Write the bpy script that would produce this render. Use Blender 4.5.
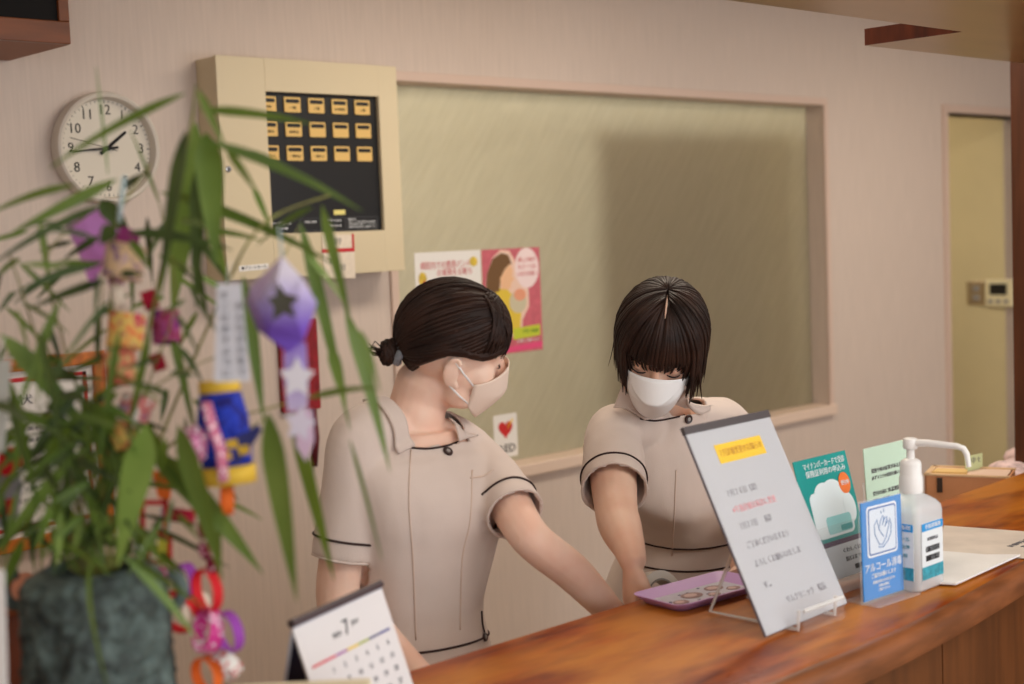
import bpy, bmesh, math, random
from mathutils import Vector as V, Matrix, noise
from mathutils.bvhtree import BVHTree

for o in list(bpy.data.objects):
    bpy.data.objects.remove(o)
SC = bpy.context.scene
COL = SC.collection
R = math.radians
random.seed(7)

# ------------------------------------------------------------------ camera
CA = V((0.7242943, -0.6883662, -0.0393662))    # camera right
CB = V((0.0810883, 0.0283442, 0.9963038))      # camera up
CC = V((0.6847061, 0.7248093, -0.0763480))     # view direction
CO = V((0.0, 0.0, 1.6))
F = 1422.22
cam = bpy.data.cameras.new('camera')
cam.sensor_width = 36.0
cam.lens = 50.0
cam.clip_start = 0.05
cam.dof.use_dof = True
cam.dof.focus_distance = 2.62
cam.dof.aperture_fstop = 2.9
cam.dof.aperture_blades = 9
camo = bpy.data.objects.new('camera', cam)
COL.objects.link(camo)
camo.matrix_world = Matrix(((CA.x, CB.x, -CC.x, CO.x), (CA.y, CB.y, -CC.y, CO.y), (CA.z, CB.z, -CC.z, CO.z), (0, 0, 0, 1)))
SC.camera = camo

# ------------------------------------------------------------------ view, world, lights
SC.view_settings.view_transform = 'Standard'
SC.view_settings.look = 'None'
SC.view_settings.gamma = 1.0
SC.view_settings.use_curve_mapping = False
SC.view_settings.exposure = 0.0
w = bpy.data.worlds.new('world')
SC.world = w
w.use_nodes = True
w.node_tree.nodes['Background'].inputs[0].default_value = (0.90, 0.95, 1.0, 1)
w.node_tree.nodes['Background'].inputs[1].default_value = 1.0

def area(name, loc, target, size, energy, color):
    l = bpy.data.lights.new(name, 'AREA')
    l.shape = 'RECTANGLE'
    l.size, l.size_y = size
    l.energy = energy
    l.color = color
    o = bpy.data.objects.new(name, l)
    COL.objects.link(o)
    o.location = loc
    o.rotation_euler = (V(target) - V(loc)).to_track_quat('-Z', 'Y').to_euler()
    return o
WARM = (1.0, 0.88, 0.72)
DAY = (0.93, 0.97, 1.0)
area('office_lamp', (2.75, 2.15, 2.47), (2.75, 2.15, 0), (1.2, 0.35), 19, WARM)
area('office_lamp', (5.0, 1.9, 2.47), (5.0, 1.9, 0), (1.2, 0.35), 20, WARM)
area('office_lamp', (0.4, 1.9, 2.47), (0.4, 1.9, 0), (1.2, 0.35), 4, WARM)
area('lobby_lamp', (2.3, -1.0, 2.47), (2.3, -1.0, 0), (1.8, 1.8), 50, (1.0, 0.97, 0.94))
area('lobby_day_fill', (3.7, -3.0, 1.45), (2.0, 2.0, 1.1), (2.2, 1.8), 42, DAY)  # daylight from the unseen lobby side, placed to fill the women's fronts
area('lobby_day_fill', (-1.2, -2.9, 1.45), (1.4, 2.4, 1.2), (2.2, 1.8), 40, DAY)  # second daylight source added to fill the left side
area('front_fill', (1.35, 0.80, 1.95), (1.75, 1.9, 0.85), (1.0, 0.10), 5, (1.0, 0.95, 0.88))  # unseen light added under the soffit to brighten the women's dark fronts
area('pane_backlight', (2.4, 5.1, 2.3), (3.0, 3.2, 1.5), (0.25, 0.2), 74, (1.0, 0.97, 0.90))
area('pane_backlight', (4.4, 5.2, 2.2), (4.3, 3.2, 1.5), (0.6, 0.3), 40, (1.0, 0.96, 0.88))  # second backlight added to lift the pane's dark part
area('hall_lamp', (5.3, 4.2, 2.3), (6.1, 3.9, 0.6), (0.3, 0.3), 9, WARM)

# ------------------------------------------------------------------ pixel to point helpers (photo is 1024 x 684)
def ray(x, y):
    return CA * ((x - 512) / F) - CB * ((y - 342) / F) + CC
def onX(x, y, X):
    d = ray(x, y); return CO + d * (X / d.x)
def onY(x, y, Y):
    d = ray(x, y); return CO + d * (Y / d.y)
def onZ(x, y, Z):
    d = ray(x, y); return CO + d * ((Z - 1.6) / d.z)
def onD(x, y, D):
    return CO + ray(x, y) * D
def proj(p):
    q = V(p) - CO
    d = q.dot(CC)
    return 512 + F * q.dot(CA) / d, 342 - F * q.dot(CB) / d

# ------------------------------------------------------------------ materials
def mat(name, col, rough=0.6, spec=0.5, metal=0.0, var=0.0, vscale=8.0, vstretch=(1, 1, 1), bump=0.0, bscale=60.0,
        col2=None, sss=0.0, trans=0.0, coat=0.0, ior=1.45, sheen=0.0):
    m = bpy.data.materials.new(name)
    m.use_nodes = True
    nt = m.node_tree
    b = nt.nodes['Principled BSDF']
    b.inputs['Base Color'].default_value = (*col, 1)
    b.inputs['Roughness'].default_value = rough
    b.inputs['Specular IOR Level'].default_value = spec
    b.inputs['Metallic'].default_value = metal
    b.inputs['IOR'].default_value = ior
    b.inputs['Coat Weight'].default_value = coat
    b.inputs['Transmission Weight'].default_value = trans
    b.inputs['Sheen Weight'].default_value = sheen
    if sss:
        b.inputs['Subsurface Weight'].default_value = sss
        b.inputs['Subsurface Radius'].default_value = (0.012, 0.005, 0.003)
        b.inputs['Subsurface Scale'].default_value = 1.0
    tc = None
    if var or bump or col2:
        tc = nt.nodes.new('ShaderNodeTexCoord')
        mp = nt.nodes.new('ShaderNodeMapping')
        mp.inputs['Scale'].default_value = vstretch
        nt.links.new(tc.outputs['Object'], mp.inputs[0])
    if var or col2:
        n = nt.nodes.new('ShaderNodeTexNoise')
        n.inputs['Scale'].default_value = vscale
        n.inputs['Detail'].default_value = 5
        nt.links.new(mp.outputs[0], n.inputs['Vector'])
        r = nt.nodes.new('ShaderNodeValToRGB')
        c2 = col2 or tuple(max(0, c * (1 - var)) for c in col)
        c1 = col if col2 else tuple(min(1, c * (1 + var * 0.5)) for c in col)
        r.color_ramp.elements[0].position = 0.35
        r.color_ramp.elements[1].position = 0.68
        r.color_ramp.elements[0].color = (*c2, 1)
        r.color_ramp.elements[1].color = (*c1, 1)
        nt.links.new(n.outputs['Fac'], r.inputs[0])
        nt.links.new(r.outputs[0], b.inputs['Base Color'])
    if bump:
        n2 = nt.nodes.new('ShaderNodeTexNoise')
        n2.inputs['Scale'].default_value = bscale
        n2.inputs['Detail'].default_value = 4
        nt.links.new(mp.outputs[0], n2.inputs['Vector'])
        bp = nt.nodes.new('ShaderNodeBump')
        bp.inputs['Strength'].default_value = bump
        bp.inputs['Distance'].default_value = 0.004
        nt.links.new(n2.outputs['Fac'], bp.inputs['Height'])
        nt.links.new(bp.outputs[0], b.inputs['Normal'])
    return m

def s2l(r, g, b):
    f = lambda c: (c / 255 / 12.92) if c / 255 <= 0.04045 else ((c / 255 + 0.055) / 1.055) ** 2.4
    return (f(r), f(g), f(b))

M = {}
M['wall'] = mat('wallpaper_pink_beige', s2l(210, 194, 183), 0.85, 0.2, var=0.05, vscale=40, vstretch=(3, 3, 0.15), bump=0.15, bscale=180)
M['hall'] = mat('hall_cream_paint', s2l(212, 198, 156), 0.8, 0.2, var=0.03, vscale=6)
M['trim'] = mat('pink_painted_trim', s2l(210, 186, 172), 0.5, 0.4)
M['sill'] = mat('pale_sill_paint', s2l(226, 203, 186), 0.45, 0.4)
M['floor'] = mat('beige_vinyl_floor', s2l(170, 145, 120), 0.5, 0.4, var=0.1, vscale=3)
M['ceil'] = mat('white_ceiling_board', s2l(225, 215, 200), 0.9, 0.1, var=0.05, vscale=90)
M['soffit'] = mat('beige_laminate_soffit', s2l(160, 128, 86), 0.28, 0.5, var=0.10, vscale=5, vstretch=(0.5, 3, 1))
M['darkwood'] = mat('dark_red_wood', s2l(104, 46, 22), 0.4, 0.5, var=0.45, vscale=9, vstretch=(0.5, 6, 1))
M['postwood'] = mat('brown_post_wood', s2l(88, 48, 26), 0.45, 0.4, var=0.3, vscale=10, vstretch=(6, 6, 0.5))
M['framewood'] = mat('varnished_cabinet_wood', s2l(118, 62, 24), 0.35, 0.5, var=0.3, vscale=9, vstretch=(0.6, 4, 4))
M['pinkboard'] = mat('pinkish_underboard', s2l(150, 105, 85), 0.6, 0.3)
M['black'] = mat('black_plastic', (0.012, 0.012, 0.013), 0.35, 0.5)
M['blackmatte'] = mat('matte_black', (0.006, 0.005, 0.005), 0.7, 0.2)
M['cream_metal'] = mat('cream_enamel', s2l(212, 197, 166), 0.45, 0.4, var=0.02, vscale=3)
M['white'] = mat('white_plastic', s2l(238, 236, 234), 0.35, 0.5)
M['paper'] = mat('white_paper', s2l(236, 233, 230), 0.8, 0.2)
M['grey'] = mat('grey_plastic', s2l(150, 146, 142), 0.45, 0.5)
M['dial'] = mat('clock_dial', s2l(216, 208, 194), 0.6, 0.3)
M['ink'] = mat('black_ink', s2l(32, 30, 34), 0.7, 0.2)
M['greyink'] = mat('grey_ink', s2l(105, 104, 110), 0.7, 0.2)
M['redink'] = mat('red_ink', s2l(196, 58, 66), 0.7, 0.2)
M['pinkink'] = mat('faded_pink_ink', s2l(226, 160, 165), 0.7, 0.2)
M['whiteink'] = mat('white_print', s2l(238, 240, 242), 0.6, 0.2)
M['tan_plate'] = mat('tan_indicator_plate', s2l(222, 184, 112), 0.5, 0.4)
M['chrome'] = mat('chrome', (0.7, 0.7, 0.7), 0.2, 0.5, metal=1.0)

def glassy(name, col=(1, 1, 1), rough=0.03, alpha=0.18):
    m = bpy.data.materials.new(name)
    m.use_nodes = True
    nt = m.node_tree
    b = nt.nodes['Principled BSDF']
    b.inputs['Base Color'].default_value = (*col, 1)
    b.inputs['Roughness'].default_value = rough
    b.inputs['Alpha'].default_value = alpha
    return m
M['acrylic'] = glassy('clear_acrylic', (0.9, 0.92, 0.93), 0.06, 0.17)
M['acrylic_edge'] = glassy('acrylic_edge', (0.88, 0.88, 0.86), 0.15, 0.55)

# worn varnished countertop: grain along X, blotches of worn lighter varnish
def counter_mat():
    m = bpy.data.materials.new('worn_varnished_wood')
    m.use_nodes = True
    nt = m.node_tree
    N, L = nt.nodes, nt.links
    b = N['Principled BSDF']
    tc = N.new('ShaderNodeTexCoord')
    mp = N.new('ShaderNodeMapping'); mp.inputs['Scale'].default_value = (2.2, 9, 6)
    L.new(tc.outputs['Object'], mp.inputs[0])
    g = N.new('ShaderNodeTexNoise'); g.inputs['Scale'].default_value = 4; g.inputs['Detail'].default_value = 8; g.inputs['Distortion'].default_value = 0.6
    L.new(mp.outputs[0], g.inputs['Vector'])
    r = N.new('ShaderNodeValToRGB')
    r.color_ramp.elements[0].position = 0.30; r.color_ramp.elements[0].color = (*s2l(98, 30, 4), 1)
    r.color_ramp.elements[1].position = 0.72; r.color_ramp.elements[1].color = (*s2l(166, 78, 12), 1)
    L.new(g.outputs['Fac'], r.inputs[0])
    mp2 = N.new('ShaderNodeMapping'); mp2.inputs['Scale'].default_value = (1.0, 3.0, 1)
    L.new(tc.outputs['Object'], mp2.inputs[0])
    g2 = N.new('ShaderNodeTexNoise'); g2.inputs['Scale'].default_value = 3.2; g2.inputs['Detail'].default_value = 6
    L.new(mp2.outputs[0], g2.inputs['Vector'])
    r2 = N.new('ShaderNodeValToRGB')
    r2.color_ramp.elements[0].position = 0.44; r2.color_ramp.elements[0].color = (0, 0, 0, 1)
    r2.color_ramp.elements[1].position = 0.62; r2.color_ramp.elements[1].color = (1, 1, 1, 1)
    L.new(g2.outputs['Fac'], r2.inputs[0])
    mx = N.new('ShaderNodeMixRGB'); mx.inputs[2].default_value = (*s2l(190, 118, 34), 1)
    mul = N.new('ShaderNodeMath'); mul.operation = 'MULTIPLY'; mul.inputs[1].default_value = 0.8
    L.new(r2.outputs[0], mul.inputs[0])
    L.new(mul.outputs[0], mx.inputs[0]); L.new(r.outputs[0], mx.inputs[1])
    L.new(mx.outputs[0], b.inputs['Base Color'])
    rr = N.new('ShaderNodeMapRange'); rr.inputs[3].default_value = 0.20; rr.inputs[4].default_value = 0.42
    L.new(g2.outputs['Fac'], rr.inputs[0]); L.new(rr.outputs[0], b.inputs['Roughness'])
    b.inputs['Specular IOR Level'].default_value = 0.22
    bp = N.new('ShaderNodeBump'); bp.inputs['Strength'].default_value = 0.08; bp.inputs['Distance'].default_value = 0.003
    L.new(g.outputs['Fac'], bp.inputs['Height']); L.new(bp.outputs[0], b.inputs['Normal'])
    return m
M['counter'] = counter_mat()
M['panelwood'] = mat('counter_front_veneer', s2l(104, 60, 28), 0.4, 0.4, var=0.3, vscale=7, vstretch=(5, 5, 0.5))

# frosted patterned glass: diffuse and translucent
def frosted():
    m = bpy.data.materials.new('frosted_glass')
    m.use_nodes = True
    nt = m.node_tree
    N, L = nt.nodes, nt.links
    out = N['Material Output']
    N.remove(N['Principled BSDF'])
    d = N.new('ShaderNodeBsdfDiffuse'); d.inputs[0].default_value = (*s2l(158, 148, 126), 1)
    t = N.new('ShaderNodeBsdfTranslucent'); t.inputs[0].default_value = (*s2l(226, 223, 204), 1)
    gl = N.new('ShaderNodeBsdfGlossy'); gl.inputs['Roughness'].default_value = 0.25
    tc = N.new('ShaderNodeTexCoord')
    mr_ = N.new('ShaderNodeMapping'); mr_.inputs['Rotation'].default_value = (0, R(-38), 0)
    mp = N.new('ShaderNodeMapping'); mp.inputs['Scale'].default_value = (60, 60, 9)
    L.new(tc.outputs['Object'], mr_.inputs[0]); L.new(mr_.outputs[0], mp.inputs[0])
    n = N.new('ShaderNodeTexNoise'); n.inputs['Scale'].default_value = 1.0; n.inputs['Detail'].default_value = 3
    L.new(mp.outputs[0], n.inputs['Vector'])
    bp = N.new('ShaderNodeBump'); bp.inputs['Strength'].default_value = 0.5; bp.inputs['Distance'].default_value = 0.004
    L.new(n.outputs['Fac'], bp.inputs['Height'])
    for s in (d, t, gl):
        L.new(bp.outputs[0], s.inputs['Normal'])
    cr = N.new('ShaderNodeValToRGB')
    cr.color_ramp.elements[0].position = 0.3; cr.color_ramp.elements[0].color = (*s2l(217, 213, 197), 1)
    cr.color_ramp.elements[1].position = 0.7; cr.color_ramp.elements[1].color = (*s2l(229, 225, 210), 1)
    L.new(n.outputs['Fac'], cr.inputs[0]); L.new(cr.outputs[0], t.inputs[0])
    m1 = N.new('ShaderNodeMixShader'); m1.inputs[0].default_value = 0.5
    L.new(d.outputs[0], m1.inputs[1]); L.new(t.outputs[0], m1.inputs[2])
    m2 = N.new('ShaderNodeMixShader'); m2.inputs[0].default_value = 0.05
    L.new(m1.outputs[0], m2.inputs[1]); L.new(gl.outputs[0], m2.inputs[2])
    L.new(m2.outputs[0], out.inputs['Surface'])
    return m
M['frost'] = frosted()

# ------------------------------------------------------------------ object helpers
def wloc(o):
    p = V((0, 0, 0))
    while o:
        p += o.location
        o = o.parent
    return p

def tag(o, label=None, cat=None, group=None, kind=None):
    if label: o['label'] = label
    if cat: o['category'] = cat
    if group: o['group'] = group
    if kind: o['kind'] = kind
    return o

def thing(name, loc, label, cat, group=None):
    o = bpy.data.objects.new(name, None)
    o.empty_display_size = 0.05
    COL.objects.link(o)
    o.location = loc
    return tag(o, label, cat, group)

class MB:
    """collects shapes in world space; build() links them as one mesh object under a parent"""
    def __init__(self, m=None):
        self.bm = bmesh.new()
        self.m = m or Matrix.Identity(4)
        self.mi = 0
    def _v(self, p):
        return self.bm.verts.new(self.m @ V(p))
    def _f(self, vs):
        try:
            f = self.bm.faces.new(vs)
            f.material_index = self.mi
            return f
        except ValueError:
            return None
    def box(self, a, b, bev=0.0, seg=2):
        bm2 = bmesh.new()
        r = bmesh.ops.create_cube(bm2, size=1.0)
        a, b = V(a), V(b)
        c, s = (a + b) / 2, b - a
        for v in bm2.verts:
            v.co = V((c.x + v.co.x * s.x, c.y + v.co.y * s.y, c.z + v.co.z * s.z))
        if bev:
            bmesh.ops.bevel(bm2, geom=bm2.edges[:], offset=bev, segments=seg, affect='EDGES', profile=0.5)
        self.merge(bm2)
        return self
    def merge(self, bm2, m=None):
        mm = self.m @ m if m is not None else self.m
        mp = {}
        for v in bm2.verts:
            mp[v] = self.bm.verts.new(mm @ v.co)
        for f in bm2.faces:
            self._f([mp[v] for v in f.verts])
        bm2.free()
        return self
    def ico(self, c, r, sub=3, rot=None):
        bm2 = bmesh.new()
        bmesh.ops.create_icosphere(bm2, subdivisions=sub, radius=1.0)
        r = V(r) if not isinstance(r, (int, float)) else V((r, r, r))
        for v in bm2.verts:
            p = V((v.co.x * r.x, v.co.y * r.y, v.co.z * r.z))
            if rot is not None:
                p = rot @ p
            v.co = V(c) + p
        return self.merge(bm2)
    def rings(self, rs, cap=True, close=False):
        vv = [[self._v(p) for p in r] for r in rs]
        n = len(vv[0])
        k = len(vv)
        for i in range(k if close else k - 1):
            a, b = vv[i], vv[(i + 1) % k]
            for j in range(n):
                self._f((a[j], a[(j + 1) % n], b[(j + 1) % n], b[j]))
        if cap and not close:
            self._f(list(reversed(vv[0])))
            self._f(vv[-1])
        return self
    def tube(self, pts, rad, n=8, cap=True, close=False, flat=1.0, up=None):
        pts = [V(p) for p in pts]
        if isinstance(rad, (int, float)):
            rad = [rad] * len(pts)
        rs = []
        prev = None
        for i, p in enumerate(pts):
            if close:
                t = pts[(i + 1) % len(pts)] - pts[i - 1]
            else:
                t = pts[min(i + 1, len(pts) - 1)] - pts[max(i - 1, 0)]
            t.normalize()
            if prev is None:
                a = V(up) if up is not None else (V((0, 0, 1)) if abs(t.z) < 0.9 else V((1, 0, 0)))
                u = (a - t * a.dot(t)).normalized()
            else:
                u = (prev - t * prev.dot(t)).normalized()
            prev = u
            v = t.cross(u)
            r = rad[i]
            ru, rv = (r if isinstance(r, tuple) else (r * flat, r))
            rs.append([p + u * (ru * math.cos(2 * math.pi * j / n)) + v * (rv * math.sin(2 * math.pi * j / n)) for j in range(n)])
        return self.rings(rs, cap, close)
    def lathe(self, prof, n=32, c=(0, 0, 0), cap=True):
        c = V(c)
        rs = [[c + V((r * math.cos(2 * math.pi * j / n), r * math.sin(2 * math.pi * j / n), z)) for j in range(n)] for r, z in prof]
        return self.rings(rs, cap)
    def prism(self, poly, z0, z1):
        a = [self._v((x, y, z0)) for x, y in poly]
        b = [self._v((x, y, z1)) for x, y in poly]
        self._f(list(reversed(a))); self._f(b)
        n = len(poly)
        for i in range(n):
            self._f((a[i], a[(i + 1) % n], b[(i + 1) % n], b[i]))
        return self
    def grid(self, fn, nu, nv, closeu=False):
        vs = [[self._v(fn(i / (nu if closeu else nu - 1), j / (nv - 1))) for i in range(nu)] for j in range(nv)]
        for j in range(nv - 1):
            for i in range(nu if closeu else nu - 1):
                k = (i + 1) % nu
                self._f((vs[j][i], vs[j][k], vs[j + 1][k], vs[j + 1][i]))
        return self
    def build(self, name, mats, parent=None, smooth=None, solid=0.0, offset=0.0, **tags):
        me = bpy.data.meshes.new(name)
        off = wloc(parent) if parent else V((0, 0, 0))
        bmesh.ops.recalc_face_normals(self.bm, faces=self.bm.faces[:])
        for v in self.bm.verts:
            v.co -= off
        self.bm.to_mesh(me)
        self.bm.free()
        for x in (mats if isinstance(mats, (list, tuple)) else [mats]):
            me.materials.append(x)
        if smooth is not None:
            me.shade_smooth()
            if smooth < 180:
                me.set_sharp_from_angle(angle=R(smooth))
        o = bpy.data.objects.new(name, me)
        COL.objects.link(o)
        if parent:
            o.parent = parent
        if solid:
            sm = o.modifiers.new('solid', 'SOLIDIFY')
            sm.thickness = solid
            sm.offset = offset
        if tags:
            tag(o, **tags)
        return o

def frameM(o, x, y):
    """matrix with origin o, local x and y axes (y made orthogonal), z = x cross y"""
    x = V(x).normalized()
    y = V(y)
    y = (y - x * y.dot(x)).normalized()
    z = x.cross(y)
    o = V(o)
    return Matrix(((x.x, y.x, z.x, o.x), (x.y, y.y, z.y, o.y), (x.z, y.z, z.z, o.z), (0, 0, 0, 1)))

def wallM(X, Y, Z):
    return frameM((X, Y, Z), (1, 0, 0), (0, 0, 1))

def text_bm(body, height, width=None, bold=0.0, align='CENTER', depth=0.0003):
    c = bpy.data.curves.new('t', 'FONT')
    c.body = body
    c.align_x = align
    c.align_y = 'CENTER'
    c.resolution_u = 2
    c.offset = bold
    c.extrude = depth / max(height, 1e-6)
    o = bpy.data.objects.new('t', c)
    COL.objects.link(o)
    dg = bpy.context.evaluated_depsgraph_get()
    me = bpy.data.meshes.new_from_object(o.evaluated_get(dg))
    bm = bmesh.new()
    bm.from_mesh(me)
    bpy.data.objects.remove(o)
    bpy.data.curves.remove(c)
    bpy.data.meshes.remove(me)
    if not bm.verts:
        return bm
    s = height
    xs = [v.co.x for v in bm.verts]
    w = (max(xs) - min(xs)) or 1
    sx = s if width is None else width / w
    for v in bm.verts:
        v.co.x *= sx; v.co.y *= s; v.co.z *= s
    return bm

def lettering(parent, m, lines, material, name='lettering', label=None, bold=0.0):
    """lines: (text, x, y, height, width or None[, align]) in the local frame m; one mesh for the whole lot"""
    mb = MB(m)
    for ln in lines:
        body, x, y, h = ln[:4]
        wd = ln[4] if len(ln) > 4 else None
        al = ln[5] if len(ln) > 5 else 'CENTER'
        mb.merge(text_bm(body, h, wd, bold=bold, align=al), Matrix.Translation((x, y, 0.0004)))
    o = mb.build(name, material, parent)
    if label: o['label'] = label
    return o

def rrect(x0, y0, x1, y1, r, n=5):
    pts = []
    for cx, cy, a in ((x1 - r, y1 - r, 0), (x0 + r, y1 - r, 90), (x0 + r, y0 + r, 180), (x1 - r, y0 + r, 270)):
        for i in range(n + 1):
            t = R(a + 90 * i / n)
            pts.append((cx + r * math.cos(t), cy + r * math.sin(t)))
    return pts
def ell(cx, cy, rx, ry, n=24):
    return [(cx + rx * math.cos(2 * math.pi * i / n), cy + ry * math.sin(2 * math.pi * i / n)) for i in range(n)]
# ================================================================== the setting
WY = 3.2
def struct(mb, name, m, parent=None, **k):
    o = mb.build(name, m, parent, **k)
    o['kind'] = 'structure'
    return o
WX0, WX1, WZ0, WZ1 = 2.578, 4.727, 0.873, 2.046     # window opening
DX0, DX1, DZ = 5.66, 6.40, 2.045                     # doorway opening
b = MB()
CEIL = 2.5
b.box((-1.5, WY, 0), (WX0, WY + .12, CEIL)).box((WX0, WY, 0), (WX1, WY + .12, WZ0)).box((WX0, WY, WZ1), (WX1, WY + .12, CEIL))
b.box((WX1, WY, 0), (DX0, WY + .12, CEIL)).box((DX0, WY, DZ), (DX1, WY + .12, CEIL)).box((DX1, WY, 0), (8.0, WY + .12, CEIL))
struct(b, 'wall_back', M['wall'])
struct(MB().box((-3.5, -4, -.05), (8, 6.2, 0)), 'floor', M['floor'])
struct(MB().box((-3.5, -4, CEIL), (8, 6.2, CEIL + .05)), 'ceiling', M['ceil'])
struct(MB().box((-3.6, -4, 0), (-3.5, 6.2, CEIL)), 'wall_left', M['wall'])
struct(MB().box((6.40, WY + .12, 0), (6.5, 6.2, CEIL)), 'wall_hall', M['hall'])
struct(MB().box((4.95, WY + .12, 0), (5.05, 6.2, CEIL)), 'wall_partition', M['hall'])
struct(MB().box((-1.5, 5.6, 0), (6.5, 5.7, CEIL)), 'wall_rear', M['hall'])
struct(MB().box((8.0, -4, 0), (8.1, WY, CEIL)), 'wall_right', M['wall'])
struct(MB().box((-1.5, WY - .012, 0), (DX0 - .03, WY, .08), .002), 'baseboard_back', M['trim'])
# window: recess lining, thin casing and one wide frosted pane
win = struct(MB().box((WX0, WY + .075, WZ0), (WX1, WY + .083, WZ1)), 'window_1', M['frost'])
b = MB()
t = .014
b.box((WX0 - .028, WY - .010, WZ1), (WX1 + .028, WY, WZ1 + .028), .003)
b.box((WX0 - .028, WY - .010, WZ0 - .03), (WX0, WY, WZ1), .003)
b.box((WX1, WY - .010, WZ0 - .03), (WX1 + .028, WY, WZ1), .003)
struct(b, 'window_frame', M['trim'], win)
struct(MB().box((WX0 - .028, WY - .022, WZ0 - .035), (WX1 + .03, WY + .076, WZ0 + .004), .004), 'window_sill', M['sill'], win)
# doorway without a door leaf, with a thin pink casing
d = MB()
d.box((DX0 - .035, WY - .012, 0), (DX0, WY + .125, DZ), .003).box((DX1, WY - .012, 0), (DX1 + .035, WY + .125, DZ), .003).box((DX0 - .035, WY - .012, DZ), (DX1 + .035, WY + .125, DZ + .035), .003)
struct(d, 'door_1', M['trim'])
# wooden soffit over the counter: front slab, and a part that runs further back on the right
SZ = 1.957
s = MB()
s.box((0.6, 0.55, SZ), (3.315, 1.425, SZ + .034))
s.m = Matrix.Identity(4)
struct(s, 'trim_1', [M['soffit']])
s = MB().box((2.589, 1.425, SZ), (3.315, 1.645, SZ + .034))
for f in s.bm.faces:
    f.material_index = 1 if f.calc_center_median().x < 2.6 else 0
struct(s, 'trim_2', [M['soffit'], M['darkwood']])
struct(MB().box((3.315, .75, 0), (3.40, 1.70, CEIL)), 'trim_3', M['postwood'])
# unseen cabinet added in the back room to darken part of the frosted pane
c = thing('shade_cabinet', (3.9, 4.05, 0), 'unseen tall cabinet added behind the frosted pane to cast its shade', 'cabinet')
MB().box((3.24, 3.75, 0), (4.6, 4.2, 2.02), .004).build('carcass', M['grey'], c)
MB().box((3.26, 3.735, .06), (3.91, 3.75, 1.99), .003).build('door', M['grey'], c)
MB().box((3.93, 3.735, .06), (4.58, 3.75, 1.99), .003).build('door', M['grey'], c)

# ================================================================== reception counter
CT = 1.02
ct = thing('reception_counter', (1.7, 1.26, 0), 'long wooden reception counter with a worn varnished top', 'counter')
XS = [0.15 + i * 0.1 for i in range(32)]
def yoff(X, k):
    return k * max(0.0, X - 1.65) ** 1.5
def yback(X): return 1.468 + yoff(X, .031)
def yfront(X): return yoff(X, .13)
b = MB()
rs = []
for X in XS:
    f, k = yfront(X), yback(X)
    prof = [(k, CT - .004), (k - .004, CT), (1.080 + f, CT), (1.072 + f, CT - .002), (1.072 + f, CT - .047), (k, CT - .047)]
    rs.append([(X, y, z) for y, z in prof])
b.rings(rs)
b.build('countertop', M['counter'], ct, smooth=40)
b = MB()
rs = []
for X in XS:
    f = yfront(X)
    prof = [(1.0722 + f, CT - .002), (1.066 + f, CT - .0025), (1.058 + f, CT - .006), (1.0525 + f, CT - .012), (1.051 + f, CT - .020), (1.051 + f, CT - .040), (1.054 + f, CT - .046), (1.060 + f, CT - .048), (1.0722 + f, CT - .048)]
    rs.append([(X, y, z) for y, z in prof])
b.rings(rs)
b.build('front_edge', mat('shaded_edge_wood', s2l(134, 80, 46), .38, .45, var=.35, vscale=9, vstretch=(1, 6, 6)), ct, smooth=40, label='rounded front edge with its shade painted darker')  # same wood as the top, darkened to stand for the lip's shade
px = [0.15, 0.56, 0.97, 1.38, 1.79, 1.972, 2.45, 3.2]
px = [0.15, 0.60, 1.05, 1.51, 1.968, 2.43, 3.2]
for a, c in zip(px[:-1], px[1:]):
    q = MB()
    n = 5
    rs = []
    for i in range(n):
        X = a + .002 + (c - a - .004) * i / (n - 1)
        f = yfront(X)
        rs.append([(X, 1.110 + f, .08), (X, 1.110 + f, CT - .047), (X, 1.128 + f, CT - .047), (X, 1.128 + f, .08)])
    q.rings(rs).build('front_panel', M['panelwood'], ct)
MB().box((.15, 1.16, 0), (3.15, 1.2, .08)).build('plinth', M['postwood'], ct)
MB().box((.15, 1.40, .872), (3.3, 1.645, .90), .003).build('work_shelf', mat('pale_desk_laminate', s2l(196, 178, 160), .5, var=.05), ct)
# ================================================================== wall things
# ---- hanging wall cabinet, upper left
XR = 1.461
zb = 2.042
wc = thing('wall_cabinet', (1.0, 3.05, zb), 'wooden wall cabinet with a dark glazed front in the upper left corner', 'cabinet')
MB().box((.4, 2.905, zb + .008), (XR - .003, WY, zb + .40)).build('carcass', M['framewood'], wc)
MB().box((.4, 2.906, zb), (XR, WY, zb + .008)).build('bottom_board', M['pinkboard'], wc)
f = MB()
f.box((.4, 2.890, zb), (XR, 2.906, zb + .048), .002).box((XR - .024, 2.890, zb + .048), (XR, 2.906, zb + .41), .002).box((.4, 2.890, zb + .37), (XR - .024, 2.906, zb + .41), .002)
f.build('front_frame', M['framewood'], wc)
MB().box((.4, 2.897, zb + .048), (XR - .024, 2.904, zb + .37)).build('dark_pane', M['blackmatte'], wc)

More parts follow.
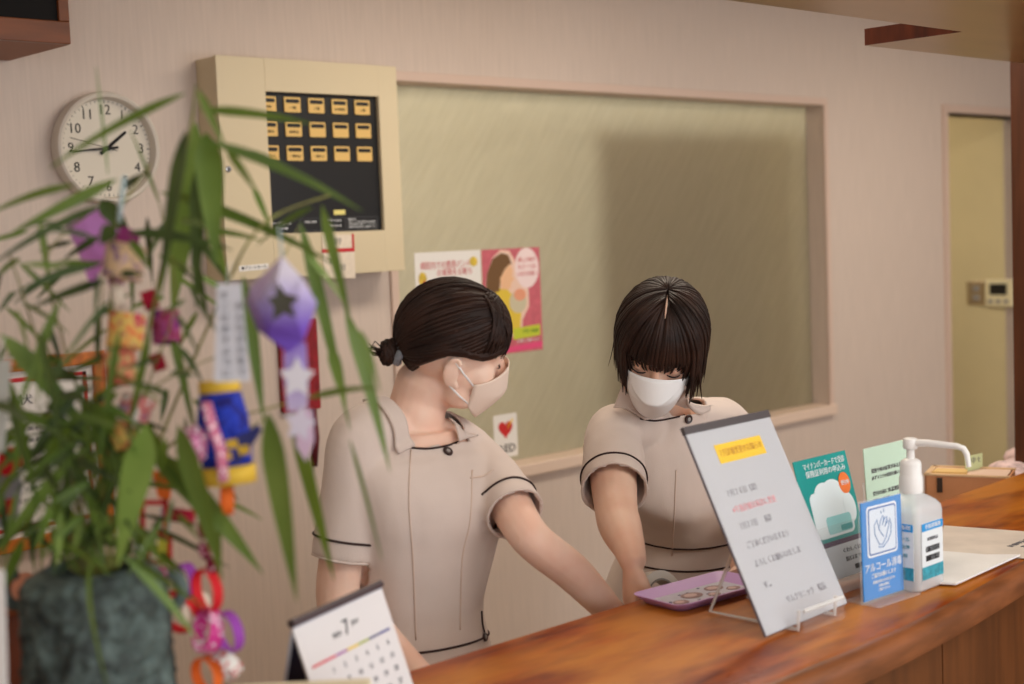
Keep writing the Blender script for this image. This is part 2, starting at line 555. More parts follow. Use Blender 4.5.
# ---- wall clock
ck = thing('wall_clock', (1.700, WY, 1.840), 'round white wall clock with black numerals beside the cream alarm panel', 'clock')
cm = wallM(1.681, WY, 1.842)
RC = .133
m = MB(cm).lathe([(RC - .008, 0), (RC + .001, .006), (RC + .002, .036), (RC, .042), (RC - .005, .045), (RC - .011, .043), (RC - .014, .036), (RC - .016, .022)], 64, cap=False)
m.build('case', mat('clock_case', s2l(205, 196, 184), .4), ck, smooth=40)
MB(cm).lathe([(RC - .012, .015), (RC - .012, .022)], 64).build('dial', M['dial'], ck, smooth=40)
nl = []
for h in range(1, 13):
    a = R(90 - 30 * h)
    nl.append((str(h), .092 * math.cos(a), .092 * math.sin(a), .034, None))
dm = cm @ Matrix.Translation((0, 0, .022))
for n_ in nl:
    lettering(ck, dm, [n_], M['ink'], 'numeral')
tk = MB(dm)
for i in range(60):
    a = R(6 * i)
    r0, r1 = (.110, .1155) if i % 5 else (.108, .1155)
    w_ = .0005 if i % 5 else .001
    ca, sa = math.cos(a), math.sin(a)
    tk.prism([(r0 * ca - w_ * sa, r0 * sa + w_ * ca), (r0 * ca + w_ * sa, r0 * sa - w_ * ca), (r1 * ca + w_ * sa, r1 * sa - w_ * ca), (r1 * ca - w_ * sa, r1 * sa + w_ * ca)], .0002, .0006)
tk.build('minute_marks', M['ink'], ck)
def hand(nm, ang, l0, l1, w0, w1, z, mm):
    a = R(90 - ang)
    ca, sa = math.cos(a), math.sin(a)
    P_ = lambda r, s: (r * ca - s * sa, r * sa + s * ca)
    MB(dm).prism([P_(-l0, -w0), P_(l1, -w1), P_(l1, w1), P_(-l0, w0)], z, z + .0012).build(nm, mm, ck)
hand('hour_hand', 52, .022, .066, .0042, .0032, .003, M['ink'])
hand('minute_hand', 265, .028, .100, .0030, .0016, .006, M['ink'])
hand('second_hand', 284, .025, .100, .0008, .0006, .009, M['ink'])
MB(dm).lathe([(.006, .001), (.006, .011), (.004, .012)], 20).build('hub', M['ink'], ck)

# ---- alarm indicator panel (cream steel box)
AY = 3.10
ax0, ax1, az0, az1 = 1.950, 2.528, 1.508, 2.072
ap = thing('alarm_panel', (2.24, WY, 1.79), 'cream steel alarm indicator box with fifteen tan call windows', 'alarm panel')
o0, o1, p0, p1 = 2.094, 2.462, 1.622, 1.988      # opening for the dark display
h = MB()
h.box((ax0 + .003, AY + .016, az0), (ax1 - .003, WY, az1 - .002), .002)
h.build('housing', M['cream_metal'], ap)
q = MB()
q.box((ax0, AY, az0), (o0, AY + .014, az1), .0015).box((o1, AY, az0), (ax1, AY + .014, az1), .0015).box((o0, AY, p1), (o1, AY + .014, az1), .0).box((o0, AY, az0), (o1, AY + .014, p0), .0)
dr = q.build('door', M['cream_metal'], ap)
kp = onY(228, 169, AY)
lk = MB(wallM(kp.x, AY, kp.z)).lathe([(.0085, 0), (.0085, .003), (.0065, .004)], 24)
lk.build('key_lock', M['chrome'], dr)
MB(wallM(kp.x, AY - .004, kp.z)).prism([(-.0012, -.005), (.0012, -.005), (.0012, .005), (-.0012, .005)], 0, .0006).build('keyhole', M['ink'], dr)
dp = MB().box((o0 - .004, AY + .0145, p0 - .004), (o1 + .004, AY + .0158, p1 + .004)).build('display_board', M['black'], ap)
names = ['診察', '一階', '二階', '中央検査', '二階', '病棟会', '病棟会', '', '', '', '風呂トイレ', '一階男女', '一階女子', '', '']
top, gap = 1.975, .0695
k = 0
for row in range(3):
    for c in range(5):
        cx = 2.106 + c * .0765 + (.0005 * row)
        cz = 1.957 - row * .0630
        pm = wallM(cx, AY + .0145, cz)
        pl = MB(pm).prism(rrect(-.0255, -.0195, .0255, .0195, .003), 0, .004).build('call_window', M['tan_plate'], ap)
        MB(pm).prism(rrect(-.021, .0045, .021, .0145, .004), .004, .0048).build('lamp_slot', M['black'], pl)
        if names[k]:
            lettering(pl, pm @ Matrix.Translation((0, 0, .004)), [(names[k], 0, -.008, .0085, min(.034, .010 * len(names[k])))], M['ink'])
        k += 1
pm = wallM(2.375 - .055, AY + .0145, 1.674)
MB(pm).prism([(-.019, -.0065), (.019, -.0065), (.019, .0065), (-.019, .0065)], 0, .0015).build('blank_label', mat('pale_yellow_label', s2l(226, 214, 130), .6), ap)
bm_ = MB(wallM(0, AY + .0145, 0))
def frame2(mb, x0, z0, x1, z1, t=.0008):
    for a in (((x0, z0), (x1, z0 + t)), ((x0, z1 - t), (x1, z1)), ((x0, z0), (x0 + t, z1)), ((x1 - t, z0), (x1, z1))):
        (u0, v0), (u1, v1) = a
        mb.prism([(u0, v0), (u1, v0), (u1, v1), (u0, v1)], 0, .0006)
frame2(bm_, 2.345, 1.627, 2.450, 1.660)
frame2(bm_, 2.262, 1.627, 2.340, 1.660)
frame2(bm_, 2.190, 1.627, 2.258, 1.660)
bm_.build('printed_border', M['greyink'], ap)
lettering(ap, wallM(0, AY + .0145, 0), [('ナースコール', 2.132, 1.648, .009, .06), ('表示盤', 2.132, 1.635, .007, .04), ('使用方法', 2.362, 1.654, .006, .026), ('点灯した時は室番号を確認し', 2.398, 1.647, .005, .095),
    ('復旧釦を押して下さい', 2.398, 1.640, .005, .095), ('故障の時は係へ連絡下さい', 2.398, 1.633, .005, .095), ('呼出', 2.30, 1.652, .006, .05), ('復旧', 2.30, 1.638, .006, .05), ('電源', 2.224, 1.650, .006, .04)], M['whiteink'], label='white printed captions')
lm = frameM((2.030, AY - .0002, 1.538), (1, 0, .03), (0, 0, 1))
lb = MB(lm).prism([(-.045, -.0075), (.045, -.0075), (.045, .0075), (-.045, .0075)], 0, .001).build('tape_label', M['paper'], ap)
lettering(lb, lm @ Matrix.Translation((0, 0, .001)), [('●アラートホール', 0, 0, .010, .075)], M['ink'])

# ---- charm envelope taped under the panel opening
em = wallM(2.295, AY - .0005, 1.555)
ev = thing('paper_charm', em @ V((0, 0, 0)), 'small white and red paper charm taped below the dark display', 'charm')
MB(em).prism([(-.048, -.055), (.056, -.060), (.058, .058), (-.048, .060)], 0, .002).build('sheet', mat('charm_paper', s2l(228, 214, 196), .8, var=.06, vscale=60), ev)
q = MB(em)
q.prism([(-.05, .012), (.050, .012), (.050, .022), (-.05, .022)], .002, .003).prism([(.050, .012), (.057, .012), (.057, .060), (.050, .060)], .002, .003)
q.build('red_band', M['redink'], ev)
lettering(ev, em @ Matrix.Translation((0, 0, .002)), [('御守', .0, .040, .02, .03), ('家内', -.015, -.012, .018, .02), ('安全', .015, -.03, .018, .02)], M['greyink'])

# ---- red folder hanging on the wall, behind the purple paper ornament
rm = wallM(2.225, WY, 1.235)
rf = thing('red_folder', rm @ V((0, 0, 0)), 'dark red folder hung on the wall behind the purple star ornament', 'folder')
mr = mat('red_vinyl', s2l(150, 24, 34), .4, .5, var=.35, vscale=40)
g0, g1 = onY(276, 321, WY), onY(318, 408, WY)
MB(rm).prism(rrect(g0.x - 2.225, g1.z - 1.235, g1.x - 2.225, g0.z - 1.235, .006), .0, .014).build('cover', mr, rf)
MB(rm).prism(rrect(g0.x - 2.215, g1.z - 1.225, g0.x - 2.207, g0.z - 1.245, .002), .014, .016).build('spine_ridge', mr, rf)
t0, t1 = onY(312.5, 409, WY), onY(312.5, 466, WY)
MB().tube([(t0.x, WY - .008, t0.z), (t0.x, WY - .009, (t0.z + t1.z) / 2), (t1.x, WY - .008, t1.z)], [.006, .010, .009], 10).build('dark_tassel', mat('maroon_tassel', s2l(96, 20, 34), .7), rf, smooth=180)
MB(rm).lathe([(.006, 0), (.006, .02), (.003, .022)], 16, (0, g0.z - 1.245, 0)).build('hook', M['chrome'], rf)

# ---- framed certificate on the wall, lower left
fm = wallM(1.40, WY, 1.13)
fr = thing('picture_frame', fm @ V((0, 0, 0)), 'orange-brown wooden picture frame hung on the wall behind the bamboo leaves', 'picture frame')
ow = mat('orange_frame_wood', s2l(196, 112, 40), .4, .5, var=.25, vscale=10, vstretch=(3, 3, 3))
fx, fz, ft = .245, .225, .030
q = MB(fm)
for a, c in (((-fx, fz - ft), (fx, fz)), ((-fx, -fz), (fx, -fz + ft)), ((-fx, -fz + ft), (-fx + ft, fz - ft)), ((fx - ft, -fz + ft), (fx, fz - ft))):
    q.box((a[0], a[1], 0), (c[0], c[1], .022), .003)
q.build('frame', ow, fr)
MB(fm).box((-fx + ft, -fz + ft, 0), (fx - ft, fz - ft, .008)).build('mount', M['paper'], fr)
q = MB(fm)
i0, i1, tt = fx - ft - .016, fz - ft - .016, .010
for a, c in (((-i0, i1 - tt), (i0, i1)), ((-i0, -i1), (i0, -i1 + tt)), ((-i0, -i1), (-i0 + tt, i1)), ((i0 - tt, -i1), (i0, i1))):
    q.box((a[0], a[1], .008), (c[0], c[1], .009))
q.build('red_border', M['redink'], fr)
lettering(fr, fm @ Matrix.Translation((0, 0, .009)), [('感謝状', 0, .125, .026, .12)] + [('あなたは多年にわたり業務に励まれ', 0, .085 - i * .028, .012, .32) for i in range(8)], M['greyink'])

# ---- papers on the frosted pane
PY = WY + .0745
a0, a1 = onY(414, 253, PY), onY(480, 250, PY)
pm = wallM((a0.x + a1.x) / 2, PY, a0.z - .14)
hw = (a1.x - a0.x) / 2
nt_ = thing('window_notice', pm @ V((0, 0, 0)), 'white notice with a red heading on the glass, left of the pink poster', 'notice')
MB(pm).prism([(-hw, -.14), (hw, -.14), (hw, .14), (-hw, .14)], 0, .0008).build('sheet', M['paper'], nt_)
lettering(nt_, pm @ Matrix.Translation((0, 0, .0008)), [('病院内での携帯バンド', -.01, .098, .026, .20), ('の使用をお断り', .025, .075, .024, .14)], M['redink'], label='red heading')
lettering(nt_, pm @ Matrix.Translation((0, 0, .0008)), [('病院の中では次のような', 0, .035, .012, .13), ('で、ご確認', 0, .020, .012, .05), ('病院内・診療所内のお知らせです', -.005, .002, .012, .19), ('ご協力お願いします', 0, -.02, .012, .14)], M['greyink'])
q = MB(pm)
yl = mat('yellow_sticker', s2l(220, 190, 70), .6, var=.3, vscale=50)
q.prism(ell(-hw + .028, .060, .016, .021), .0008, .0016)
MB(pm).prism(ell(hw - .030, .105, .016, .015), .0008, .0016).build('yellow_sticker', yl, nt_)
q.build('yellow_sticker', yl, nt_)
MB(pm).prism(ell(-hw + .034, .050, .005, .006), .0016, .002).build('red_spot', M['redink'], nt_)

a0, a1, a2 = onY(481, 249, PY), onY(539, 247, PY), onY(538.5, 350, PY)
pw, ph = (a1.x - a0.x) / 2, (a1.z - a2.z) / 2
pm = wallM((a0.x + a1.x) / 2, PY, (a1.z + a2.z) / 2)
po = thing('mother_poster', pm @ V((0, 0, 0)), 'pink poster of a woman cradling a baby on the frosted window', 'poster')
U = lambda pts: [((x - 510) / 28.5 * pw, -(y - 298.5) / 51.5 * ph) for x, y in pts]
def lay(nm, pts, m_, z, par=po):
    return MB(pm).prism(U(pts), z, z + .0004).build(nm, m_, par)
MB(pm).prism([(-pw, -ph), (pw, -ph), (pw, ph), (-pw, ph)], 0, .0008).build('sheet', mat('poster_pink', s2l(206, 104, 118), .6, var=.12, vscale=50), po)
lay('speech_bubble', ell(525, 267, 12, 20), mat('bubble_pink_white', s2l(244, 222, 222), .7), .0013)
lay('white_halo', [(483, 292), (486, 270), (492, 255), (500, 248), (508, 249), (513, 258), (517, 280), (526, 288), (526, 305), (519, 318), (518, 332), (500, 335), (482, 330)], mat('halo_pink', s2l(238, 204, 186), .7), .0008)
lay('printed_body', [(481.6, 300), (486, 288), (497, 286), (503, 284), (512, 296), (519, 300), (517, 318), (516, 330), (500, 332), (481.6, 330)], mat('poster_yellow', s2l(226, 196, 70), .7), .0012)
lay('printed_hair', [(484, 288), (486, 270), (492, 256), (500, 251), (507, 253), (510, 262), (505, 266), (499, 274), (497, 288), (490, 290)], mat('poster_brown', s2l(116, 84, 52), .7), .0016)
lay('printed_face', [(498, 276), (503, 267), (508, 262), (511, 268), (510, 274), (512, 277), (509, 281), (508, 286), (503, 287), (499, 286)], mat('poster_skin', s2l(238, 190, 150), .7), .0020)
lay('printed_blanket', ell(515, 300, 8.5, 11), mat('poster_blanket', s2l(206, 196, 168), .7), .0016)
lay('printed_baby', ell(517, 293, 6, 6), mat('poster_baby', s2l(232, 160, 128), .7), .0020)
lay('green_strip', [(509, 326), (536, 324), (536, 335), (509, 337)], mat('poster_lime', s2l(196, 206, 60), .7), .0018)
lay('pink_strip', [(482, 345), (538, 341), (538, 347), (482, 349.5)], mat('poster_magenta', s2l(228, 80, 130), .7), .0012)
lettering(po, pm @ Matrix.Translation((0, 0, .0017)), [('楽しい時が', U([(525, 259)])[0][0], U([(525, 259)])[0][1], .017, .075), ('もう一つの', U([(525, 266)])[0][0], U([(525, 266)])[0][1], .017, .078), ('いのちを救う', U([(525, 273)])[0][0], U([(525, 273)])[0][1], .017, .085)], M['redink'])
lettering(po, pm @ Matrix.Translation((0, 0, .0022)), [('子育て相談', U([(526, 330)])[0][0], U([(526, 330)])[0][1], .014, .07)], mat('poster_green_ink', s2l(90, 140, 60), .7))
lettering(po, pm @ Matrix.Translation((0, 0, .0010)), [('お気軽にご相談ください', U([(524, 339)])[0][0], U([(524, 339)])[0][1], .010, .10)], M['whiteink'])

a0, a2 = onY(493, 416, PY), onY(518, 455, PY)
aw, ah = (a2.x - a0.x) / 2, (a0.z - a2.z) / 2
pm = wallM((a0.x + a2.x) / 2, PY, (a0.z + a2.z) / 2)
ae = thing('defibrillator_sticker', pm @ V((0, 0, 0)), 'white AED sticker with a red heart low on the frosted window', 'sticker')
MB(pm).prism(rrect(-aw, -ah, aw, ah, .003), 0, .0008).build('sheet', M['paper'], ae)
hp = []
for i in range(40):
    t_ = 2 * math.pi * i / 40
    hp.append((.00195 * 16 * math.sin(t_) ** 3 * .98, .00195 * (13 * math.cos(t_) - 5 * math.cos(2 * t_) - 2 * math.cos(3 * t_) - math.cos(4 * t_)) + .022))
MB(pm).prism(hp, .0008, .0016).build('red_heart', mat('heart_red', s2l(206, 40, 44), .5), ae)
MB(pm).prism([(.030, .052), (.012, .034), (.016, .030), (.004, .018), (.012, .024), (.008, .028), (.020, .030), (.016, .034), (.034, .046)], .0016, .0022).build('yellow_bolt', mat('bolt_yellow', s2l(240, 200, 40), .5), ae)
lettering(ae, pm @ Matrix.Translation((0, 0, .0008)), [('AED', 0.002, -.042, .036, .078)], M['ink'], bold=.012)

# ---- switch and thermostat on the hall wall
HX = 6.40
def hallM(px_, py_):
    p = onX(px_, py_, HX)
    return frameM((HX, p.y, p.z), (0, -1, 0), (0, 0, 1))
sm = hallM(977, 293)
sw = thing('light_switch', sm @ V((0, 0, 0)), 'bronze light switch plate on the hall wall, left of the thermostat', 'switch')
MB(sm).box((-.048, -.058, 0), (.048, .058, .007), .003).build('plate', mat('bronze_plate', s2l(170, 150, 118), .35, metal=.4), sw)
for z in (-.022, .022):
    MB(sm).box((-.017, z - .014, .007), (.017, z + .014, .012), .002).build('rocker', M['grey'], sw)
sm = hallM(1000, 293)
th = thing('thermostat', sm @ V((0, 0, 0)), 'white thermostat with a dark display on the hall wall', 'thermostat')
MB(sm).box((-.07, -.066, 0), (.07, .066, .018), .005).build('housing', mat('ivory_plastic', s2l(226, 216, 178), .4), th)
MB(sm).box((-.044, -.008, .018), (.044, .045, .0195), .001).build('display', M['black'], th)
for x in (-.04, 0, .04):
    MB(sm).box((x - .012, -.048, .018), (x + .012, -.030, .021), .001).build('button', M['grey'], th)
# ================================================================== things on the counter
M['paleink'] = mat('pale_grey_ink', s2l(150, 148, 154), .7, .2)
M['film'] = glassy('thin_clear_film', (1, 1, 1), .10, .05)
# ---- leaning notice in its easel
BL, BRt = V((1.579, 1.180, CT + .006)), V((1.797, 1.190, CT + .006))
TLn = V((1.585, 1.314, CT + .006 + .283))
up = (TLn - BL).normalized()
nm = frameM(BL, (1, .045, 0), up)            # local: x right, y up the sheet, z towards the customer
no = thing('notice_board', (1.69, 1.24, CT), 'white A4 notice with a yellow heading leaning in a clear easel', 'notice')
HN, WN = .313, .216
MB(nm).box((0, 0, -.004), (WN, HN, -.001), .0008).build('backing', mat('dark_backing', s2l(92, 88, 98), .5), no)
MB(nm).box((.001, .001, -.001), (WN - .001, HN - .010, .0005)).build('sheet', mat('notice_paper', s2l(190, 191, 196), .25, .5), no)
MB(nm).box((-.001, HN - .010, -.005), (WN + .001, HN + .002, .0025), .001).build('top_bar', mat('dark_bar', s2l(84, 78, 80), .4), no)
MB(nm).prism([(.052, .250), (.170, .250), (.170, .279), (.052, .279)], .0005, .0012).build('yellow_strip', mat('yellow_tape', s2l(240, 196, 10), .6), no)
lettering(no, nm @ Matrix.Translation((0, 0, .0010)), [('７月診療変更のお知らせ', .111, .2645, .013, .108)], mat('orange_ink', s2l(190, 130, 20), .7), label='heading on the yellow strip')
lettering(no, nm @ Matrix.Translation((0, 0, .0005)), [('７月２６日（金）', .036, .205, .012, .074, 'LEFT')], M['paleink'])
lettering(no, nm @ Matrix.Translation((0, 0, .0005)), [('※午後診療は休診に変更', .036, .180, .012, .110, 'LEFT')], M['pinkink'], label='faded pink line of writing')
lettering(no, nm @ Matrix.Translation((0, 0, .0005)), [('７月２７日　　休診', .036, .155, .012, .08, 'LEFT'), ('ご了承くださいますよう', .036, .126, .012, .105, 'LEFT'), ('よろしくお願いいたしま', .036, .098, .012, .118, 'LEFT'),
    ('す。', .036, .066, .012, .018, 'LEFT'), ('サムクリニック　院長', .075, .036, .012, .105, 'LEFT')], M['paleink'])
MB(nm).box((.001, .001, .0016), (WN - .001, HN - .010, .0022)).build('clear_sleeve', glassy('clear_film', (1, 1, 1), .12, .025), no)
# easel: two bent clear rods with a front lip
q = MB()
ea = MB()
for x in (.062, .160):
    b0 = nm @ V((x, 0, -.006))
    lip0 = V((b0.x, b0.y - .018, CT + .004)); lip1 = nm @ V((x, .028, .006)); lip1 = V((b0.x, b0.y - .020, CT + .032))
    back = V((b0.x, b0.y + .14, CT + .004))
    topb = nm @ V((x, .16, -.007))
    ea.tube([lip1, lip0, V((b0.x, b0.y + .02, CT + .004)), back, topb], .003, 8)
ea.tube([(nm @ V((.062, 0, 0))).to_tuple()[:1] + (BL.y - .020, CT + .032), (nm @ V((.160, 0, 0))).to_tuple()[:1] + (BL.y - .020, CT + .032)], .003, 8)

ez = thing('acrylic_easel', (1.69, 1.24, CT), 'clear bent easel that props up the leaning white notice', 'easel')
ea.build('rods', M['acrylic_edge'], ez, smooth=60)
MB().box((BL.x + .060, BL.y - .0215, CT + .001), (BL.x + .162, BL.y - .0185, CT + .032)).build('lip', M['film'], ez)

# ---- lilac tray
tm = frameM((1.712, 1.402, CT), (1, -.08, 0), (.08, 1, 0))
tr = thing('lilac_tray', (1.712, 1.402, CT), 'lilac tray with printed biscuits lying in front of the standing woman', 'tray')
def tray_ring(x, y, r, z):
    return [tm @ V((a, c, z)) for a, c in rrect(-x, -y, x, y, r, 6)]
mt = mat('lilac_plastic', s2l(204, 158, 216), .4, .4)
q = MB()
q.rings([tray_ring(.088, .040, .014, 0), tray_ring(.103, .054, .018, .013), tray_ring(.104, .055, .018, .0145), tray_ring(.101, .052, .017, .0145), tray_ring(.088, .040, .013, .003)])
q.build('body', mt, tr, smooth=50)
MB(tm).prism(rrect(-.082, -.034, .082, .034, .01), .0032, .0040).build('printed_base', mat('tray_print', s2l(196, 192, 206), .35, var=.08, vscale=60), tr)
bis = mat('biscuit_print', s2l(150, 112, 108), .5, var=.25, vscale=120)
bis2 = mat('biscuit_print_light', s2l(206, 172, 166), .5)
for (x, y, r1, r2) in ((-.058, -.012, .014, .011), (-.018, .004, .020, .015), (.012, -.016, .012, .009), (.038, .010, .018, .013), (.060, -.012, .013, .010)):
    bb = MB(tm).prism(ell(x, y, r1, r2, 18), .0040, .0046).build('printed_biscuit', bis, tr)
    MB(tm).prism(ell(x - .002, y + .001, r1 * .6, r2 * .6, 14), .0046, .0050).build('printed_icing', bis2, bb)
q = MB(tm)
for i in range(14):
    x, y = random.uniform(-.078, .078), random.uniform(-.03, .03)
    q.prism(ell(x, y, .003, .0022, 8), .0040, .0045)
q.build('printed_dots', mat('tray_dots', s2l(96, 86, 120), .5), tr)

# ---- white tape ring on the work shelf
tp = onY(658, 590, 1.585)
wr = thing('tape_roll', (tp.x, tp.y, .90), 'white roll of tape standing by the standing woman\'s hand', 'tape')
zc = tp.z
rr = .03
q = MB(frameM((tp.x, tp.y, .90 + .056), (1, 0, 0), (0, .25, 1)))
q.lathe([(.056, -.012), (.056, .012), (.042, .012), (.042, -.012), (.056, -.012)], 32, cap=False)
q.build('roll', mat('white_tape', s2l(226, 222, 214), .4), wr, smooth=40)
MB(frameM((tp.x, tp.y, .90 + .056), (1, 0, 0), (0, .25, 1))).lathe([(.042, -.0125), (.042, .0125), (.039, .0125), (.039, -.0125), (.042, -.0125)], 32, cap=False).build('core', M['grey'], wr, smooth=40)

# ---- teal leaflet in its clear stand
lm = frameM((1.843, 1.268, CT + .012), (1, 0, 0), (0, .26, 1))
lf = thing('teal_leaflet', (1.92, 1.28, CT), 'teal and white leaflet with an orange dot, standing behind the leaning notice', 'leaflet')
LW, LH = .146, .196
MB(lm).box((0, 0, -.0012), (LW, LH, 0)).build('sheet', mat('teal_print', s2l(18, 146, 140), .35), lf)
MB(lm).prism([(.0, .0), (LW, 0), (LW, .052), (0, .052)], 0, .0006).build('lower_panel', mat('pale_grey_print', s2l(206, 210, 214), .4), lf)
MB(lm).prism([(.0, .052), (LW - .004, .052), (LW - .004, .060), (0, .060)], 0, .0007).build('dark_band', mat('plum_print', s2l(70, 36, 70), .4), lf)
cl = MB(lm)
cl.prism(rrect(.02, .066, .124, .140, .012), 0, .0006)
cl.prism(ell(.060, .130, .026, .024), .0, .0007).prism(ell(.085, .136, .028, .020), .0, .00075).prism(ell(.110, .132, .018, .016), .0, .0008).prism(ell(.122, .105, .016, .024), .0, .0011)
cl.build('cloud_print', mat('white_cloud_print', s2l(226, 236, 238), .4), lf)
MB(lm).prism(rrect(.05, .070, .118, .098, .006), .0006, .0012).build('aqua_box', mat('aqua_print', s2l(150, 206, 206), .4), lf)
MB(lm).prism(rrect(.085, .072, .116, .081, .003), .0012, .0018).build('button_print', mat('teal_button', s2l(30, 150, 150), .4), lf)
MB(lm).prism(ell(.122, .145, .0155, .0175), .0008, .0016).build('orange_dot', mat('orange_print', s2l(238, 120, 50), .4), lf)
lettering(lf, lm @ Matrix.Translation((0, 0, .0002)), [('マイナンバーカードで受診', .080, .183, .012, .115), ('保険証利用の申込み', .080, .170, .012, .11)], M['whiteink'])
lettering(lf, lm @ Matrix.Translation((0, 0, .0018)), [('受付中', .122, .145, .009, .022)], M['whiteink'])
lettering(lf, lm @ Matrix.Translation((0, 0, .0007)), [('くわしくは', .10, .040, .008, .05), ('窓口まで', .10, .026, .008, .045), ('▆▆▆', .118, .012, .010, .04)], M['ink'])
sd = thing('leaflet_stand', (1.92, 1.27, CT), 'clear acrylic stand holding the teal leaflet', 'stand')
MB().box((1.838, 1.235, CT + .001), (1.994, 1.33, CT + .004), .001).build('base', M['acrylic'], sd)
MB(lm).box((-.004, -.004, -.0045), (LW + .004, .10, -.0020), .0005).build('back_plate', M['film'], sd)
MB(lm).box((-.004, -.006, .0035), (LW + .006, .085, .0060), .0005).build('front_plate', M['film'], sd)

# ---- green card in a clear stand
gm = frameM((2.012, 1.285, CT + .006), (1, 0, 0), (0, .06, 1))
gc = thing('green_card', (2.08, 1.285, CT), 'pale green card with black lines of writing behind the pump bottle', 'card')
GW, GH = .148, .196
MB(gm).box((0, 0, -.0012), (GW, GH, 0)).build('sheet', mat('pale_green_card', s2l(190, 216, 192), .5), gc)
lettering(gc, gm @ Matrix.Translation((0, 0, .0002)), [('発熱や咳の症状がある方は', .018, .156, .0085, .10, 'LEFT'), ('必ずマスクの着用を願います', .018, .144, .0075, .098, 'LEFT'), ('受付の前に体温測定と', .018, .118, .0085, .09, 'LEFT'), ('願います', .018, .106, .0075, .05, 'LEFT')], M['ink'])
gs = thing('card_stand', (2.08, 1.285, CT), 'clear acrylic stand holding the pale green card', 'stand')
MB(gm).box((-.003, -.008, .002), (GW + .003, GH + .002, .004), .0005).build('front_plate', M['film'], gs)
MB(gm).box((-.003, -.008, -.005), (GW + .003, .14, -.003), .0005).build('back_plate', M['acrylic'], gs)
MB().box((2.009, 1.252, CT), (2.163, 1.32, CT + .003), .0005).build('base', M['acrylic'], gs)

# ---- blue disinfection sign
bm0 = frameM((1.8185, 1.176, CT + .005), (1, -.06, 0), (0, .02, 1))
bs = thing('blue_sign', (1.868, 1.17, CT), 'blue hand disinfection sign with a hand drawing, beside the pump bottle', 'sign')
BW, BH = .102, .150
MB(bm0).box((0, 0, -.0012), (BW, BH, 0)).build('card', mat('blue_print', s2l(32, 132, 208), .35, .5), bs)
mw = M['whiteink']
q = MB(bm0)
q.prism(rrect(.013, .064, .089, .142, .006), 0, .0004)
q.build('white_outline', mw, bs)
MB(bm0).prism(rrect(.016, .067, .086, .139, .005), .0004, .0008).build('blue_outline', mat('navy_print', s2l(50, 100, 170), .4), bs)
MB(bm0).prism(rrect(.0185, .0695, .0835, .1365, .004), .0008, .0012).build('picture_ground', mat('pale_blue_print', s2l(216, 226, 238), .4), bs)
ink = mat('blue_line_ink', s2l(70, 120, 180), .5)
q = MB(bm0 @ Matrix.Translation((.051, .102, .0014)))
def stroke(pts, r=.0008):
    q.tube([(x, y, 0) for x, y in pts], r, 5)
stroke([(-.020, -.004), (-.021, .010), (-.014, .018), (-.010, .004), (-.004, .016), (.001, .022), (.004, .019), (-.001, .008), (.006, .018), (.011, .019), (.011, .014), (.005, .005), (.013, .012), (.017, .011), (.015, .004), (.008, -.012), (-.002, -.022), (-.010, -.020), (-.020, -.004)])
stroke([(-.010, .004), (-.004, -.004), (.002, -.010)])
stroke([(.018, .016), (.022, .006), (.020, -.008), (.012, -.018), (.0, -.026), (-.012, -.024)])
stroke([(-.002, .026), (-.004, .030)])
stroke([(.004, .027), (.004, .032)])
q.build('hand_drawing', ink, bs)
lettering(bs, bm0 @ Matrix.Translation((0, 0, .0002)), [('アルコール消毒', .051, .048, .0150, .092), ('ご協力お願いします', .051, .035, .008, .062), ('感染拡大防止のため入口での', .051, .025, .005, .055), ('手指の消毒に', .051, .018, .005, .028), ('ご協力ください', .051, .012, .005, .030)], mw)
st = thing('sign_stand', (1.868, 1.16, CT), 'clear acrylic stand of the blue disinfection sign', 'stand')
MB(bm0).box((-.002, -.004, -.0045), (BW + .002, BH + .002, -.0020), .0005).build('back_plate', M['acrylic'], st)
MB(bm0).box((-.002, -.004, .0020), (BW + .002, BH + .002, .0038), .0005).build('front_plate', M['film'], st)
MB(bm0).box((-.002, -.0048, -.035), (BW + .004, -.0015, .028), .001).build('foot', M['acrylic'], st)

# ---- pump bottle
bx, by = 1.963, 1.180
pb = thing('pump_bottle', (bx, by, CT), 'clear pump bottle of hand sanitizer with a white spout', 'bottle')
def bring(hx, hy, r, z):
    return [(bx + a, by + c, CT + z) for a, c in rrect(-hx, -hy, hx, hy, r, 5)]
q = MB()
q.rings([bring(.037, .031, .010, .001), bring(.0405, .035, .012, .005), bring(.0405, .035, .012, .122), bring(.0395, .034, .013, .130), bring(.033, .030, .014, .138), bring(.024, .022, .015, .145), bring(.016, .016, .0155, .149), bring(.015, .015, .0148, .152)])
body = q.build('body', glassy('cloudy_bottle_plastic', (.86, .89, .92), .2, .55), pb, smooth=50)
q = MB()
q.rings([bring(.0345, .031, .010, .003), bring(.0355, .032, .011, .006), bring(.0355, .032, .011, .108)])
q.build('liquid', glassy('clear_liquid', (.85, .88, .90), .02, .35), pb, smooth=50)
sk = mat('label_blue', s2l(36, 150, 220), .4)
wl = mat('label_white', s2l(226, 232, 236), .4)
tl = mat('label_teal', s2l(60, 160, 180), .4, var=.3, vscale=150)
